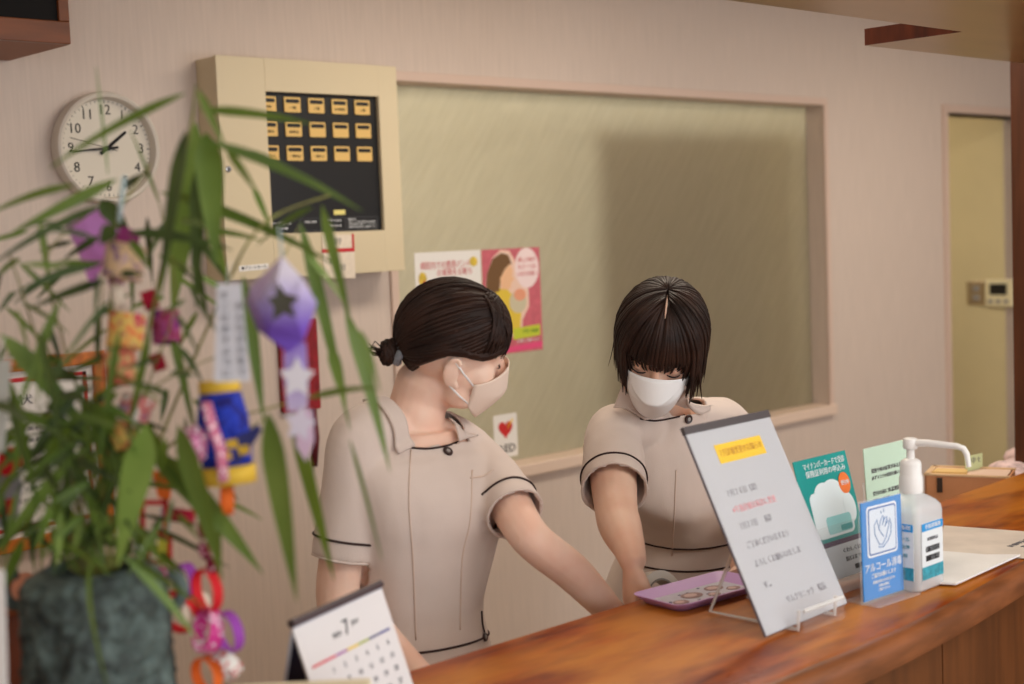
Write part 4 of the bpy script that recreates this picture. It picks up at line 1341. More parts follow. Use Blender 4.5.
def lashes(root, H, S, zz=-.006):
    for s in (-1, 1):
        pts = [(s * .031 + s * x, .0655 + .0150 * math.sqrt(max(0, 1 - (x / .0165) ** 2)) * .92, zz - .0022 * (1 - (x / .0145) ** 2)) for x in (-.0145, -.010, -.005, 0, .005, .010, .0145)]
        world_mb(H, S).tube(pts, [.0006, .0012, .0015, .0016, .0016, .0014, .0007], 6).build('eyelashes', M['ink'], root, smooth=180)
        pts = [(s * (.016 + .032 * t), .085 - .018 * t * t, .022 + .005 * math.sin(t * 2.4)) for t in (0, .25, .5, .75, 1)]
        world_mb(H, S).tube(pts, [(.0016, .0025), (.0018, .0034), (.0018, .0032), (.0016, .0024), (.0008, .0012)], 6).build('eyebrow', M['hair1'], root, smooth=180)

def put_mask(root, H, S, fn, m, pleats=False):
    mk = world_mb(H, S).grid(fn, 29, 17).build('face_mask', m, root, smooth=180, solid=.0016, offset=1)
    for s in (-1, 1):
        for v_, e in ((.06, (.077, -.020, .018)), (.90, (.074, -.014, -.036))):
            p = V(fn(1 if s > 0 else 0, v_))
            q = V((s * e[0], e[1], e[2]))
            mid = (p + q) / 2 + V((s * .004, 0, 0))
            world_mb(H, S).tube([p, mid, q], (.0026, .0011) and .0018, 8).build('ear_loop', M['mask2'], mk, smooth=180)
    return mk

# ---------------------------------------------------------------- the woman on the left
X1 = V((1, 0, 0))
def P1(x, y, Y): return onY(x, y, Y)
c_b = P1(431, 640, 1.79)
nb1 = P1(418, 420, 1.785)
st1 = [(V((nb1.x + .000, 1.785, nb1.z - .012)), .062, .055), (V((1.462, 1.788, nb1.z - .045)), .118, .070), (V((1.465, 1.786, 1.225)), .142, .088), (V((1.468, 1.780, 1.165)), .140, .108),
       (V((1.462, 1.785, 1.10)), .122, .096), (V((1.456, 1.795, 1.00)), .104, .084), (V((1.455, 1.795, .935)), .111, .090), (V((1.458, 1.80, .86)), .140, .110), (V((1.467, 1.80, .80)), .156, .116)]
shR1, shL1 = P1(360, 440, 1.79), P1(467, 456, 1.775)
el_L = P1(530, 537, 1.585); wr_L = P1(632, 632, 1.53)
armL = dict(pts=[(*shL1, .040), (*(shL1 * .5 + el_L * .5 + V((.010, 0, .004))), .037), (*el_L, .032), (*(el_L * .6 + wr_L * .4 + V((.004, 0, .004))), .031), (*(el_L * .2 + wr_L * .8), .024), (*wr_L, .021)],
            hand=dict(wrist=wr_L, d=(.85, -.05, -.30), n=(.25, 0, .95), side=(0, 1, 0), curl=(10, 14, 10), S=.95))
el_R = P1(338, 604, 1.80); wr_R = V((1.315, 1.62, .945))
armR = dict(pts=[(*shR1, .042), (*(shR1 * .5 + el_R * .5), .040), (*el_R, .034), (*(el_R * .6 + wr_R * .4), .036), (*(el_R * .2 + wr_R * .8), .027), (*wr_R, .0225)],
            hand=dict(wrist=wr_R, d=(.75, -.45, -.22), n=(.15, 0, .98), side=(.4, .9, 0), curl=(14, 18, 12), S=.95))
slL = sleeve_on(armL, .172, .048, .049, (-.05, .01, 0))
slR = sleeve_on(armR, .190, .050, .051, (.05, .01, 0))
hp1 = P1(453, 341, 1.745)
face1 = (V((.7243, -.6884, 0)) * 1.0 + V((.6847, .7248, 0)) * .26).normalized() * math.cos(R(11)) + V((0, 0, -math.sin(R(11))))
S1 = .91
H1 = head_frame((0, 0, 0), face1, R(23))
ear1 = P1(453, 374, 1.69)
H1.translation = ear1 - H1.to_3x3() @ V((.078, -.012, -.012)) * S1
nt1 = H1.translation + H1.to_3x3() @ V((0, -.036, -.075)) * S1
def under_line(c, a, b):
    x, y = proj(c)
    return y < a[1] + (b[1] - a[1]) * (x - a[0]) / (b[0] - a[0])
def neckl1(c):
    p = c - nb1
    e = V((p.x / .062, (p.y + .03) / .090, 0))
    return e.length < 1.0 and p.z > -.12 and under_line(c, (411, 448), (462, 442))
J1 = dict(lat=X1, neck_base=nb1, neck_top=nt1, neck_bow=(0, .008, 0), shL=shL1, shR=shR1, neckline=neckl1, dist=2.3, wr=.0034, seed=3.1, cuff=.034,
          belts=[(V((1.467, 1.795, .938)), (0.05, .06, 1)), (V((1.467, 1.797, .888)), (.05, .06, 1))],
          lines=[([(411, 448), (428, 449), (446, 446), (458, 442)], .0017), ([(481, 611), (482, 625), (486, 640)], .0016)],
          seams=[([(411, 450), (409, 500), (413, 560), (416, 640)], .0013), ([(472, 470), (470, 520), (462, 560), (460, 630)], .0013), ([(470, 478), (484, 476), (493, 470)], .0014)],
          collar=[((381, 389), (414, 447), (398, 456), (363, 402)), ((443, 420), (459, 441), (476, 436), (455, 415))],
          buttons=[(447.5, 452, .0085), (484, 637, .0075)])
w1, uni1, surf1 = person('w1', 'woman in a cream tunic with tied-back hair, turned in profile and reaching right', J1, st1, [armL, armR], [slL, slR], H1, S1, M['skin1'], (1.467, 1.80, 0))
put_mask(w1, H1, S1, mask_fn(.101, .109, .064, top=-.008, bot=-.120, ridge=.45, side_top=-.030, side_bot=-.076, xs=.073, ys=.030, taper=.10), M['mask1'])
lashes(w1, H1, S1)
# hair: combed back shell, strands running to a low bun, side-swept fringe
def sl_dir(a, b, t):
    d = max(-1, min(1, a.dot(b))); o = math.acos(d)
    if o < 1e-4: return a
    return (a * math.sin((1 - t) * o) + b * math.sin(t * o)) / math.sin(o)
def udir(az, el): return V((math.cos(el) * math.sin(az), math.cos(el) * math.cos(az), math.sin(el)))
def onshell(d, k): return HC + V((HR.x * d.x, HR.y * d.y, HR.z * d.z)) * k
def low1(az):
    a = abs(az)
    keys = [(0, .05), (.7, -.02), (1.05, -.08), (1.35, -.02), (1.60, .06), (1.9, -.10), (2.3, -.45), (2.7, -.85), (math.pi, -.85)]
    for (a0, e0), (a1, e1) in zip(keys[:-1], keys[1:]):
        if a <= a1: 
            t = (a - a0) / (a1 - a0); return e0 + (e1 - e0) * t
    return keys[-1][1]
hb = world_mb(H1, S1)
hb.grid(lambda u, v: onshell(udir(u * 2 * math.pi - math.pi, math.pi / 2 + (low1(u * 2 * math.pi - math.pi) - math.pi / 2) * v), 1.0 + .012 * noise.noise(V((u * 60, v * 2, 0))) * v), 97, 24, closeu=False)
rnd = random.Random(5)
bun_d = udir(math.pi * .97, -.50)
for i in range(300):
    az = rnd.uniform(-1.75, 1.75); el = low1(az) + rnd.uniform(0, .16)
    if i > 150:
        az = rnd.uniform(-math.pi, math.pi); el = rnd.uniform(low1(az) + .05, 1.4)
    a = udir(az, el); kk = rnd.uniform(1.0, 1.022)
    pts = []
    for t in range(12):
        dd_ = sl_dir(a, bun_d, t / 11)
        az_, el_ = math.atan2(dd_.x, dd_.y), math.asin(max(-1, min(1, dd_.z)))
        el_ = max(el_, low1(az_) + .03 * math.sin(i * 1.7))
        pts.append(onshell(udir(az_, el_), kk * (1 + .012 * math.sin(math.pi * t / 11))))
    r = rnd.uniform(.0022, .0045)
    hb.tube(pts, [(r * .5 * q, r * q) for q in (.3, .8, 1, 1, 1, 1, 1, 1, 1, .95, .85, .6)], 6, up=a)
for i in range(100):      # fringe
    az0, el0 = rnd.uniform(-.5, .9), rnd.uniform(.75, 1.15)
    az1 = rnd.uniform(-1.15, 1.15); el1 = -.22 + .42 * max(0, abs(az1) - .45) + rnd.uniform(-.08, .08)
    a, b_ = udir(az0, el0), udir(az1, el1); kk = rnd.uniform(1.0, 1.035)
    pts = [onshell(sl_dir(a, b_, t / 9), kk + .018 * math.sin(math.pi * t / 9)) for t in range(10)]
    r = rnd.uniform(.0022, .0042)
    hb.tube(pts, [(r * .5 * q, r * q) for q in (.4, .8, 1, 1, 1, .95, .85, .7, .5, .2)], 6, up=a)
bunc = onshell(bun_d, 1.0) + V((.004, -.018, -.006))
for i in range(26):      # bun: strands wound round its middle
    ph = rnd.uniform(0, 2 * math.pi); tl = rnd.uniform(-.5, .5)
    rr_ = rnd.uniform(.010, .018)
    ax = V((rnd.uniform(-.4, .4), 1, rnd.uniform(-.4, .4))).normalized()
    u_ = ax.orthogonal().normalized(); v_ = ax.cross(u_)
    pts = [bunc + u_ * rr_ * math.cos(ph + t * .55) + v_ * rr_ * 1.15 * math.sin(ph + t * .55) + ax * (.010 * tl + .002 * t - .008) for t in range(10)]
    hb.tube(pts, [.0022, .004, .005, .005, .005, .005, .005, .005, .004, .001], 6)
hb.ico(bunc, (.017, .016, .019), 2)
for i in range(9):       # loose ends
    d0 = bunc + V((rnd.uniform(-.01, .01), -.012, rnd.uniform(-.01, .012)))
    hb.tube([d0, d0 + V((rnd.uniform(-.01, .01), -.015, rnd.uniform(-.004, .012))), d0 + V((rnd.uniform(-.014, .014), -.028, rnd.uniform(-.012, .014)))], [.0018, .0012, .0004], 5)
hb.build('hair', M['hair1'], w1, smooth=180)
tie = world_mb(H1, S1)
tc_ = onshell(bun_d, 1.0) + V((.002, -.001, 0))
pts = []
for i in range(28):
    a = 2 * math.pi * i / 28
    pts.append(tc_ + V((.020 * math.cos(a), .003 * math.sin(3 * a), .021 * math.sin(a))))
tie.tube(pts, [.0076 + .0012 * math.sin(i * 2.6) for i in range(28)], 10, close=True)
tie.build('hair_tie', mat('grey_scrunchie', s2l(140, 144, 152), .6, .3, var=.3, vscale=90), w1, smooth=180, label='grey fabric hair tie')

# ---------------------------------------------------------------- the woman on the right
nb2 = onY(670, 418, 1.80)
b2 = onY(690, 556, 1.86)
st2 = [(V((nb2.x, 1.80, nb2.z - .012)), .062, .055), (V((nb2.x + .008, 1.806, nb2.z - .045)), .120, .072), (V((nb2.x + .012, 1.815, nb2.z - .085)), .146, .090), (V((nb2.x + .016, 1.826, nb2.z - .14)), .146, .104),
       (V((b2.x * .4 + nb2.x * .6 + .01, 1.838, b2.z + .12)), .136, .104), (V((b2.x, 1.850, b2.z + .05)), .126, .102), (V((b2.x, 1.858, b2.z)), .130, .108), (V((b2.x, 1.90, b2.z - .08)), .152, .116), (V((b2.x, 1.905, b2.z - .15)), .160, .120)]
shR2, shL2 = onY(615, 433, 1.80), onY(722, 424, 1.80)
el2 = onY(616, 508, 1.66); wr2 = onY(633, 561, 1.53)
arm2R = dict(pts=[(*shR2, .046), (*(shR2 * .5 + el2 * .5 + V((-.006, 0, .004))), .044), (*el2, .038), (*(el2 * .65 + wr2 * .35 + V((-.004, 0, 0))), .037), (*(el2 * .25 + wr2 * .75), .028), (*wr2, .0225)],
             hand=dict(wrist=wr2, d=(.00, .10, -1.0), n=(-.72, .5, .0), side=(-.5, -.85, 0), curl=(28, 44, 34), thumb=(.80, .5, -.40), S=.95))
el2L = onY(765, 500, 1.70); wr2L = onY(742, 566, 1.56)
arm2L = dict(pts=[(*shL2, .046), (*(shL2 * .5 + el2L * .5), .044), (*el2L, .038), (*(el2L * .6 + wr2L * .4), .036), (*(el2L * .2 + wr2L * .8), .027), (*wr2L, .0225)],
             hand=dict(wrist=wr2L, d=(-.5, -.1, -.85), n=(.6, -.6, .3), side=(-.5, .5, 0), curl=(14, 24, 16), S=.95))
sl2R = sleeve_on(arm2R, .185, .053, .060, (.05, .01, 0))
sl2L = sleeve_on(arm2L, .185, .053, .056, (-.05, .01, 0))
hp2 = onY(660, 348, 1.715)
f2h = (V((-.77, -.64, 0)) + V((-.7243, .6884, 0)) * .10).normalized()
pt2 = R(30)
face2 = f2h * math.cos(pt2) + V((0, 0, -math.sin(pt2)))
H2 = head_frame(hp2, face2, R(-11))
S2 = .94
nt2 = H2.translation + H2.to_3x3() @ V((0, -.040, -.070)) * S2
def neckl2(c):
    p = c - nb2
    e = V((p.x / .056, (p.y + .025) / .085, 0))
    return e.length < 1.0 and p.z > -.12 and under_line(c, (640, 419), (690, 414))
bn = (V(st2[5][0]) - V(st2[7][0])).normalized()
J2 = dict(lat=X1, neck_base=nb2, neck_top=nt2, neck_bow=(0, .018, 0), shL=shL2, shR=shR2, neckline=neckl2, dist=2.65, wr=.0040, seed=9.4, stand=.045, cuff=.034,
          belts=[(V((b2.x, 1.855, onY(668, 556, 1.755).z)), (0, -.04, 1)), (V((b2.x, 1.855, onY(668, 580, 1.755).z)), (0, -.04, 1))],
          lines=[([(640, 419), (655, 421), (672, 418), (684, 415)], .0017)],
          seams=[([(676, 470), (674, 520), (672, 556)], .0012)],
          collar=[((625, 383), (654, 419), (643, 421), (614, 396)), ((683, 384), (687, 414), (711, 407), (704, 383))],
          buttons=[(688, 419, .009)])
w2, uni2, surf2 = person('w2', 'woman in a cream tunic with a dark bob, looking down beside the tray', J2, st2, [arm2R, arm2L], [sl2R, sl2L], H2, S2, M['skin2'], (b2.x, 1.90, 0))
put_mask(w2, H2, S2, mask_fn(.098, .122, .068, top=-.004, bot=-.122, ridge=.36, side_top=-.022, side_bot=-.060, xs=.072, ys=.024, taper=.22), M['mask2'])
lashes(w2, H2, S2)
fnm = mask_fn(.098, .122, .068, top=-.004, bot=-.122, ridge=.36, side_top=-.022, side_bot=-.060, xs=.072, ys=.024, taper=.22)
mk2 = [o for o in w2.children if o.name.startswith('face_mask')][0]
def panel(u, v):
    w_ = u * 2 - 1
    h = .36 * (1 - abs(w_) ** 2.2)
    p = V(fnm(.5 + w_ * .40, .015 + h * v))
    return p + V((0, .0022 + .004 * v * (1 - w_ * w_), -.001 * v))
world_mb(H2, S2).grid(panel, 25, 9).build('mask_panel', M['mask2'], mk2, smooth=180, solid=.0012, offset=1)
hb = world_mb(H2, S2)
# bob: shell over the skull and strands that fall from the parting
def low2(az):
    a = abs(az)
    keys = [(0, .28), (.70, .20), (1.0, -.30), (1.3, -.60), (2.0, -.80), (math.pi, -.85)]
    for (a0, e0), (a1, e1) in zip(keys[:-1], keys[1:]):
        if a <= a1:
            t = (a - a0) / (a1 - a0); return e0 + (e1 - e0) * t
    return keys[-1][1]
hb.grid(lambda u, v: onshell(udir(u * 2 * math.pi - math.pi, math.pi / 2 - .02 + (low2(u * 2 * math.pi - math.pi) - math.pi / 2) * v), 1.0 + .012 * noise.noise(V((u * 60, v * 2, 3)))), 97, 24)
H2i = H2.to_3x3().transposed()
gdown = (H2i @ V((0, 0, -1))).normalized()
rnd = random.Random(11)
def strand(az, kk, zend, r, flick=0.0, part=-.04):
    t0 = rnd.uniform(0, 1)
    front = max(0.0, math.cos(az))
    el_s = 1.05 + .5 * (1 - front * rnd.uniform(.5, 1)) if front > 0 else 1.5
    a = udir(part + (.10 if az > part else -.10) + az * .06, min(1.52, el_s)); b_ = udir(az, -.05)
    pts = []
    for t in range(8):
        p = onshell(sl_dir(a, b_, t / 7), kk + .03 * math.sin(math.pi * .5 * t / 7))
        pts.append(p)
        if p.z < zend: break
    if pts[-1].z > zend:
        dz = pts[-1].z - zend
        dirn = (V((0, 0, -1)) * .6 + gdown * .4).normalized()
        out = V((math.sin(az), math.cos(az), 0))
        p = pts[-1]
        for q in (.25, .5, .75, 1.0):
            pts.append(p + dirn * (dz * q) - out * (.018 * q * q) * (1 - flick) + out * (flick * .03 * q * q))
    k = len(pts)
    rad = [(r * .36 * f_, r * f_) for f_ in [.5 + .5 * min(1, i / 2) if i < k - 3 else (.9, .65, .25)[i - (k - 3)] for i in range(k)]]
    hb.tube(pts, rad, 6, up=a)
for i in range(520):
    az = rnd.uniform(.78, 2 * math.pi - .78)
    if az > math.pi: az -= 2 * math.pi
    a = abs(az)
    ze = -.050 + rnd.uniform(-.012, .012) if a > 1.0 else -.048 + rnd.uniform(-.02, .02)
    strand(az, rnd.uniform(1.0, 1.10), ze, rnd.uniform(.0025, .0045), flick=(.6 if rnd.random() < .02 else rnd.uniform(0, .35)))
for i in range(105):
    az = rnd.uniform(-.82, .82)
    strand(az, rnd.uniform(1.0, 1.04), .012 + rnd.uniform(-.018, .020) - .03 * (abs(az) > .65), rnd.uniform(.0022, .004))
hb.build('hair', M['hair2'], w2, smooth=180)
pl = world_mb(H2, S2)
pl.tube([onshell(udir(-.04, e), 1.030) for e in (.88, 1.0, 1.13, 1.26, 1.40)], [.0008, .0020, .0024, .0020, .0008], 6)
pl.build('parting', M['skin2'], w2, smooth=180, label='pale parting line in the dark hair')
# ================================================================== vase with festival bamboo
VX, VY = .664, 1.338
va = thing('vase', (VX, VY, CT), 'bark-textured grey-green pottery vase holding the bamboo', 'vase')
VZ = onD(95, 566, 1.45).z
VH = VZ - CT
def bark_mat():
    m = mat('mossy_bark_glaze', s2l(100, 116, 112), .6, .35, col2=s2l(44, 50, 48), vscale=42, vstretch=(1, 1, .8))
    return m
mv = bark_mat()
def vprof(z):
    t = z / VH
    return .0755 * (1 - .06 * (1 - t) * 0 + .0) * (1.0 if t < .90 else 1.0 - .34 * ((t - .90) / .10) ** 2.6) + .002 * math.sin(t * 5)
q = MB()
nu, nv = 120, 90
def vf(u, v):
    z = VH * v
    a = 2 * math.pi * u
    r = vprof(z)
    p = V((math.cos(a) * 6, math.sin(a) * 6, z * 46))
    n1 = noise.fractal(p, 1.0, 2.0, 4)
    n2 = abs(noise.noise(V((math.cos(a) * 8, math.sin(a) * 8, z * 60))))
    r += (.0034 * n1 - .0050 * (1 - min(1, n2 * 4))) * (1 if v < .97 else 0)
    return (VX + r * math.cos(a), VY + r * math.sin(a), CT + z)
q.grid(vf, nu, nv, closeu=True)
q.lathe([(.0500, VH), (.048, VH - .004), (.038, VH - .03), (.036, VH - .08)], 48, (VX, VY, CT), cap=False)
q.lathe([(.074, .001), (.03, .0005), (.001, .0005)], 48, (VX, VY, CT), cap=False)
q.build('body', mv, va, smooth=180)
for px_, py_ in ((10, 590), (164, 590)):
    p = onD(px_, py_, 1.45)
    d = (V((p.x, p.y, 0)) - V((VX, VY, 0))).normalized()
    c = V((VX, VY, p.z)) + d * .077
    pts = [c + d * (.014 * math.sin(t)) + V((0, 0, .017 * math.cos(t))) for t in [math.pi * k / 10 for k in range(11)]]
    MB().tube(pts, .0062, 10).build('lug_handle', mv, va, smooth=180)

bp_ = thing('bamboo', (VX, VY, VZ), 'leafy green bamboo branches standing in the bark-textured vase', 'plant')
def leaf_mat():
    m = mat('bamboo_leaf', s2l(104, 128, 58), .45, .4, col2=s2l(64, 92, 36), vscale=9, vstretch=(1, 1, 1))
    nt = m.node_tree
    b = nt.nodes['Principled BSDF']
    t = nt.nodes.new('ShaderNodeBsdfTranslucent'); t.inputs[0].default_value = (*s2l(140, 170, 50), 1)
    mx = nt.nodes.new('ShaderNodeMixShader'); mx.inputs[0].default_value = .30
    nt.links.new(b.outputs[0], mx.inputs[1]); nt.links.new(t.outputs[0], mx.inputs[2])
    nt.links.new(mx.outputs[0], nt.nodes['Material Output'].inputs['Surface'])
    return m
ML = leaf_mat()
MLd = mat('dark_bamboo_leaf', s2l(84, 100, 48), .5, .3, col2=s2l(46, 64, 28), vscale=9)
MLb = mat('bright_bamboo_leaf', s2l(128, 150, 70), .45, .4, col2=s2l(92, 120, 46), vscale=9)
MS = mat('bamboo_stem', s2l(136, 138, 66), .5, .4, col2=s2l(104, 100, 50), vscale=30)
LB = {0: MB(), 1: MB(), 2: MB()}
PAPER_T = 0
rl = random.Random(21)
def leaf(a, b, wpx, tone=0, da=None, db=None, sag=None, mid=None):
    """a lanceolate blade from pixel a to pixel b, wpx wide, with a folded midrib"""
    da = da if da is not None else rl.uniform(1.34, 1.52)
    db = db if db is not None else da + rl.uniform(-.07, .05)
    A_, B_ = onD(*a, da), onD(*b, db)
    L_ = (B_ - A_).length
    m_ = (A_ + B_) / 2
    if mid is not None:
        C_ = onD(*mid, (da + db) / 2) * 2 - m_
    else:
        C_ = m_ + V((0, 0, L_ * (sag if sag is not None else rl.uniform(.02, .10))))
    hw = wpx / F * da / 2
    roll = rl.uniform(-.6, .6)
    mb = LB[tone]
    vs = []
    n = 12
    for i in range(n + 1):
        t = i / n
        p = A_ * (1 - t) ** 2 + C_ * (2 * t * (1 - t)) + B_ * t * t
        tg = ((C_ - A_) * (1 - t) + (B_ - C_) * t).normalized()
        view = (p - CO).normalized()
        s = tg.cross(view).normalized()
        s = (Matrix.Rotation(roll, 3, tg) @ s)
        nrm = tg.cross(s)
        w_ = hw * (min(1, t / .22) ** .7) * (1 - max(0, (t - .3) / .7) ** 1.7) + .0004
        vs.append([mb._v(p - s * w_ + nrm * w_ * .25), mb._v(p), mb._v(p + s * w_ + nrm * w_ * .25)])
    for i in range(n):
        for k in range(2):
            mb._f((vs[i][k], vs[i][k + 1], vs[i + 1][k + 1], vs[i + 1][k]))

LEAVES = [
 ((186, 93), (50, 168), 8, 0), ((75, 185), (-14, 216), 7, 0), ((117, 179), (4, 238), 11, 0), ((104, 205), (-10, 266), 8, 1), ((96, 239), (33, 231), 5, 1), ((99, 236), (64, 259), 7, 1),
 ((103, 262), (10, 297), 9, 1), ((106, 281), (31, 308), 10, 1), ((98, 274), (95, 320), 4, 1), ((110, 300), (56, 374), 5, 1), ((20, 258), (-8, 284), 6, 0), ((18, 262), (70, 312), 5, 2), ((62, 267), (20, 265), 6, 2),
 ((196, 122), (172, 318), 30, 0), ((206, 132), (216, 268), 27, 0), ((186, 130), (160, 300), 16, 1), ((200, 160), (196, 310), 16, 1), ((198, 90), (226, 150), 8, 2), ((226, 148), (258, 194), 9, 0),
 ((200, 110), (313, 124), 10, 0), ((206, 141), (362, 211), 10, 0), ((160, 192), (335, 265), 13, 2), ((313, 207), (258, 245), 5, 2), ((300, 222), (350, 430), 13, 0), ((322, 205), (352, 330), 11, 2), ((345, 310), (390, 472), 15, 0),
 ((360, 330), (380, 392), 7, 0), ((268, 412), (297, 602), 27, 2), ((292, 412), (334, 580), 16, 0), ((243, 276), (264, 425), 14, 0), ((195, 236), (228, 283), 7, 1), ((128, 233), (232, 250), 10, 1), ((180, 220), (210, 230), 8, 0),
 ((192, 248), (207, 312), 8, 1), ((0, 334), (98, 447), 20, 2), ((35, 374), (84, 380), 17, 1), ((58, 393), (92, 402), 6, 1), ((146, 424), (118, 568), 34, 2), ((150, 450), (263, 574), 25, 0), ((178, 425), (222, 578), 20, 0), ((214, 505), (221, 582), 11, 0),
 ((124, 556), (202, 646), 10, 2), ((129, 558), (204, 607), 6, 0), ((68, 466), (-4, 552), 13, 2), ((54, 502), (36, 550), 9, 2), ((24, 540), (-4, 604), 11, 0), ((116, 448), (86, 568), 15, 2), ((110, 440), (140, 560), 12, 0),
 ((240, 150), (290, 168), 6, 2), ((252, 185), (272, 232), 6, 2), ((120, 190), (150, 172), 8, 1), ((100, 200), (130, 235), 18, 1), ((115, 225), (100, 245), 16, 1), ((130, 240), (150, 270), 10, 0),
 ((310, 398), (378, 388), 7, 2), ((330, 345), (346, 408), 12, 0), ((308, 256), (342, 300), 6, 2), ((350, 440), (382, 560), 4, 2), ((222, 500), (262, 520), 4, 0), ((160, 205), (130, 130), 3, 2), ((108, 175), (96, 66), 2, 2), ((205, 205), (232, 300), 9, 0),
 ((60, 300), (14, 420), 9, 0), ((40, 330), (66, 470), 8, 1), ((10, 380), (40, 520), 9, 0), ((120, 330), (98, 470), 7, 0), ((150, 330), (128, 440), 8, 0), ((170, 330), (196, 440), 9, 0), ((130, 400), (200, 520), 11, 0), ((88, 380), (20, 470), 9, 1), ((170, 395), (128, 380), 6, 1),
]
for a, b, w_, tn in LEAVES:
    leaf(a, b, w_, tn, da=1.33 if (b[1] > 560 and a[1] > 530) else None)
leaf((96, 556), (109, 692), 5, 2, da=1.33, db=1.335, mid=(90, 600))
# leaves that fill the heart of the clump
for i in range(135):
    x = rl.gauss(80, 44); y = rl.uniform(395, 545)
    if not -20 < x < 195: continue
    ang = rl.gauss(math.pi / 2, .75)
    L_ = rl.uniform(40, 105)
    leaf((x, y), (x + math.cos(ang) * L_, min(575, y + abs(math.sin(ang)) * L_ * .8)), rl.uniform(3, 10), rl.choice((0, 0, 1, 1, 2)), da=rl.uniform(1.36, 1.55))
for i in range(60):
    x = rl.uniform(-10, 210); y = rl.uniform(215, 400)
    ang = rl.uniform(0, 2 * math.pi)
    L_ = rl.uniform(22, 70)
    leaf((x, y), (x + math.cos(ang) * L_, y + abs(math.sin(ang)) * L_), rl.uniform(3, 7), rl.choice((0, 1, 1, 2)), da=rl.uniform(1.38, 1.6))
for k, nm_, mm_ in ((0, 'foliage', ML), (1, 'foliage', MLd), (2, 'foliage', MLb)):
    LB[k].build(nm_, mm_, bp_, smooth=180)
STEMS = [
 ([(98, 640), (100, 560), (106, 400), (112, 280), (118, 215), (150, 165)], 4.6), ([(104, 640), (108, 560), (135, 400), (165, 250), (190, 130), (196, 85)], 5.0), ([(92, 640), (88, 560), (62, 430), (34, 330), (10, 255)], 4.0),
 ([(110, 640), (114, 560), (160, 440), (220, 300), (262, 225), (330, 195)], 4.4), ([(112, 640), (118, 560), (150, 470), (200, 425), (255, 412), (330, 391)], 3.6), ([(86, 640), (76, 560), (40, 470), (5, 400)], 3.4),
 ([(100, 640), (104, 560), (90, 440), (60, 330), (48, 255), (100, 205)], 3.4), ([(106, 640), (110, 560), (128, 460), (150, 380), (175, 300), (160, 205)], 3.0), ([(104, 640), (96, 560), (96, 470), (100, 340), (104, 270)], 3.2),
 ([(215, 310), (262, 290), (300, 225)], 2.4), ([(200, 425), (225, 440), (270, 415)], 2.2), ([(135, 400), (180, 372), (235, 352), (262, 360)], 2.2), ([(62, 430), (30, 420), (-10, 335)], 2.2), ([(94, 640), (90, 570), (60, 520), (20, 500)], 2.6),
]
for i in range(26):
    x0 = rl.uniform(72, 122); x1 = x0 + rl.gauss(0, 30); y1 = rl.uniform(380, 490)
    STEMS.append(([(x0, 600), (x0 + (x1 - x0) * .15, 560), ((x0 + x1) / 2 + rl.uniform(-6, 6), (560 + y1) / 2), (x1, y1)], rl.uniform(1.6, 2.6)))
for pts, w_ in STEMS:
    c = catmull(pts, 6)
    ds = [1.45 - .03 * math.sin(i * .35) + (.05 * (i / len(c)) if w_ < 4.5 else 0) for i in range(len(c))]
    P_ = [onD(x, y, d_) for (x, y), d_ in zip(c, ds)]
    P_ = [V((VX + (p.x - VX) * .5, VY + (p.y - VY) * .4, p.z)) if p.z < VZ else p for p in P_]
    r0 = w_ / F * 1.45 / 2
    MB().tube(P_, [r0 * (1.0 - .55 * i / len(P_)) * (1.18 if i % 5 == 0 else 1) for i in range(len(P_))], 8).build('stem', MS, bp_, smooth=180)

# ================================================================== paper decorations hung in the bamboo
def outline_px(pts, d, tilt=0.0):
    return [onD(x, y, d + tilt * (x - pts[0][0])) for x, y in pts]
def translucent_paper(m, f=.35):
    nt = m.node_tree
    b = nt.nodes['Principled BSDF']
    t = nt.nodes.new('ShaderNodeBsdfTranslucent')
    if b.inputs['Base Color'].links: nt.links.new(b.inputs['Base Color'].links[0].from_socket, t.inputs[0])
    else: t.inputs[0].default_value = b.inputs['Base Color'].default_value
    mx = nt.nodes.new('ShaderNodeMixShader'); mx.inputs[0].default_value = f
    nt.links.new(b.outputs[0], mx.inputs[1]); nt.links.new(t.outputs[0], mx.inputs[2])
    nt.links.new(mx.outputs[0], nt.nodes['Material Output'].inputs['Surface'])
    return m
def card_px(nm, pts, d, th, m_, parent, push=0.0, tilt=0.0):
    """solid flat paper piece: outline at distance d, thickness th going away"""
    a = outline_px(pts, d + push, tilt)
    back = CC * th
    mb = MB()
    va_ = [mb._v(p) for p in a]; vb_ = [mb._v(p + back) for p in a]
    mb._f(va_); mb._f(list(reversed(vb_)))
    for i in range(len(a)):
        mb._f((va_[i], vb_[i], vb_[(i + 1) % len(a)], va_[(i + 1) % len(a)]))
    bmesh.ops.triangulate(mb.bm, faces=[f for f in mb.bm.faces if len(f.verts) > 4])
    return mb.build(nm, m_, parent)
def pxM(x, y, d):
    p = onD(x, y, d)
    return frameM(p, CA, CB)

# ---- purple folded ornament with a star-shaped window and a tail of stars
def grad_mat(name, c_top, c_bot, z0, z1):
    m = mat(name, c_top, .7, .2)
    nt = m.node_tree
    tc = nt.nodes.new('ShaderNodeTexCoord'); sp_ = nt.nodes.new('ShaderNodeSeparateXYZ'); mr_ = nt.nodes.new('ShaderNodeMapRange'); mx = nt.nodes.new('ShaderNodeMixRGB')
    mr_.inputs[1].default_value = z0; mr_.inputs[2].default_value = z1
    mx.inputs[1].default_value = (*c_bot, 1); mx.inputs[2].default_value = (*c_top, 1)
    nt.links.new(tc.outputs['Object'], sp_.inputs[0]); nt.links.new(sp_.outputs[2], mr_.inputs[0]); nt.links.new(mr_.outputs[0], mx.inputs[0])
    nt.links.new(mx.outputs[0], nt.nodes['Principled BSDF'].inputs['Base Color'])
    return m
D0 = 1.36
op = onD(283, 305, D0)
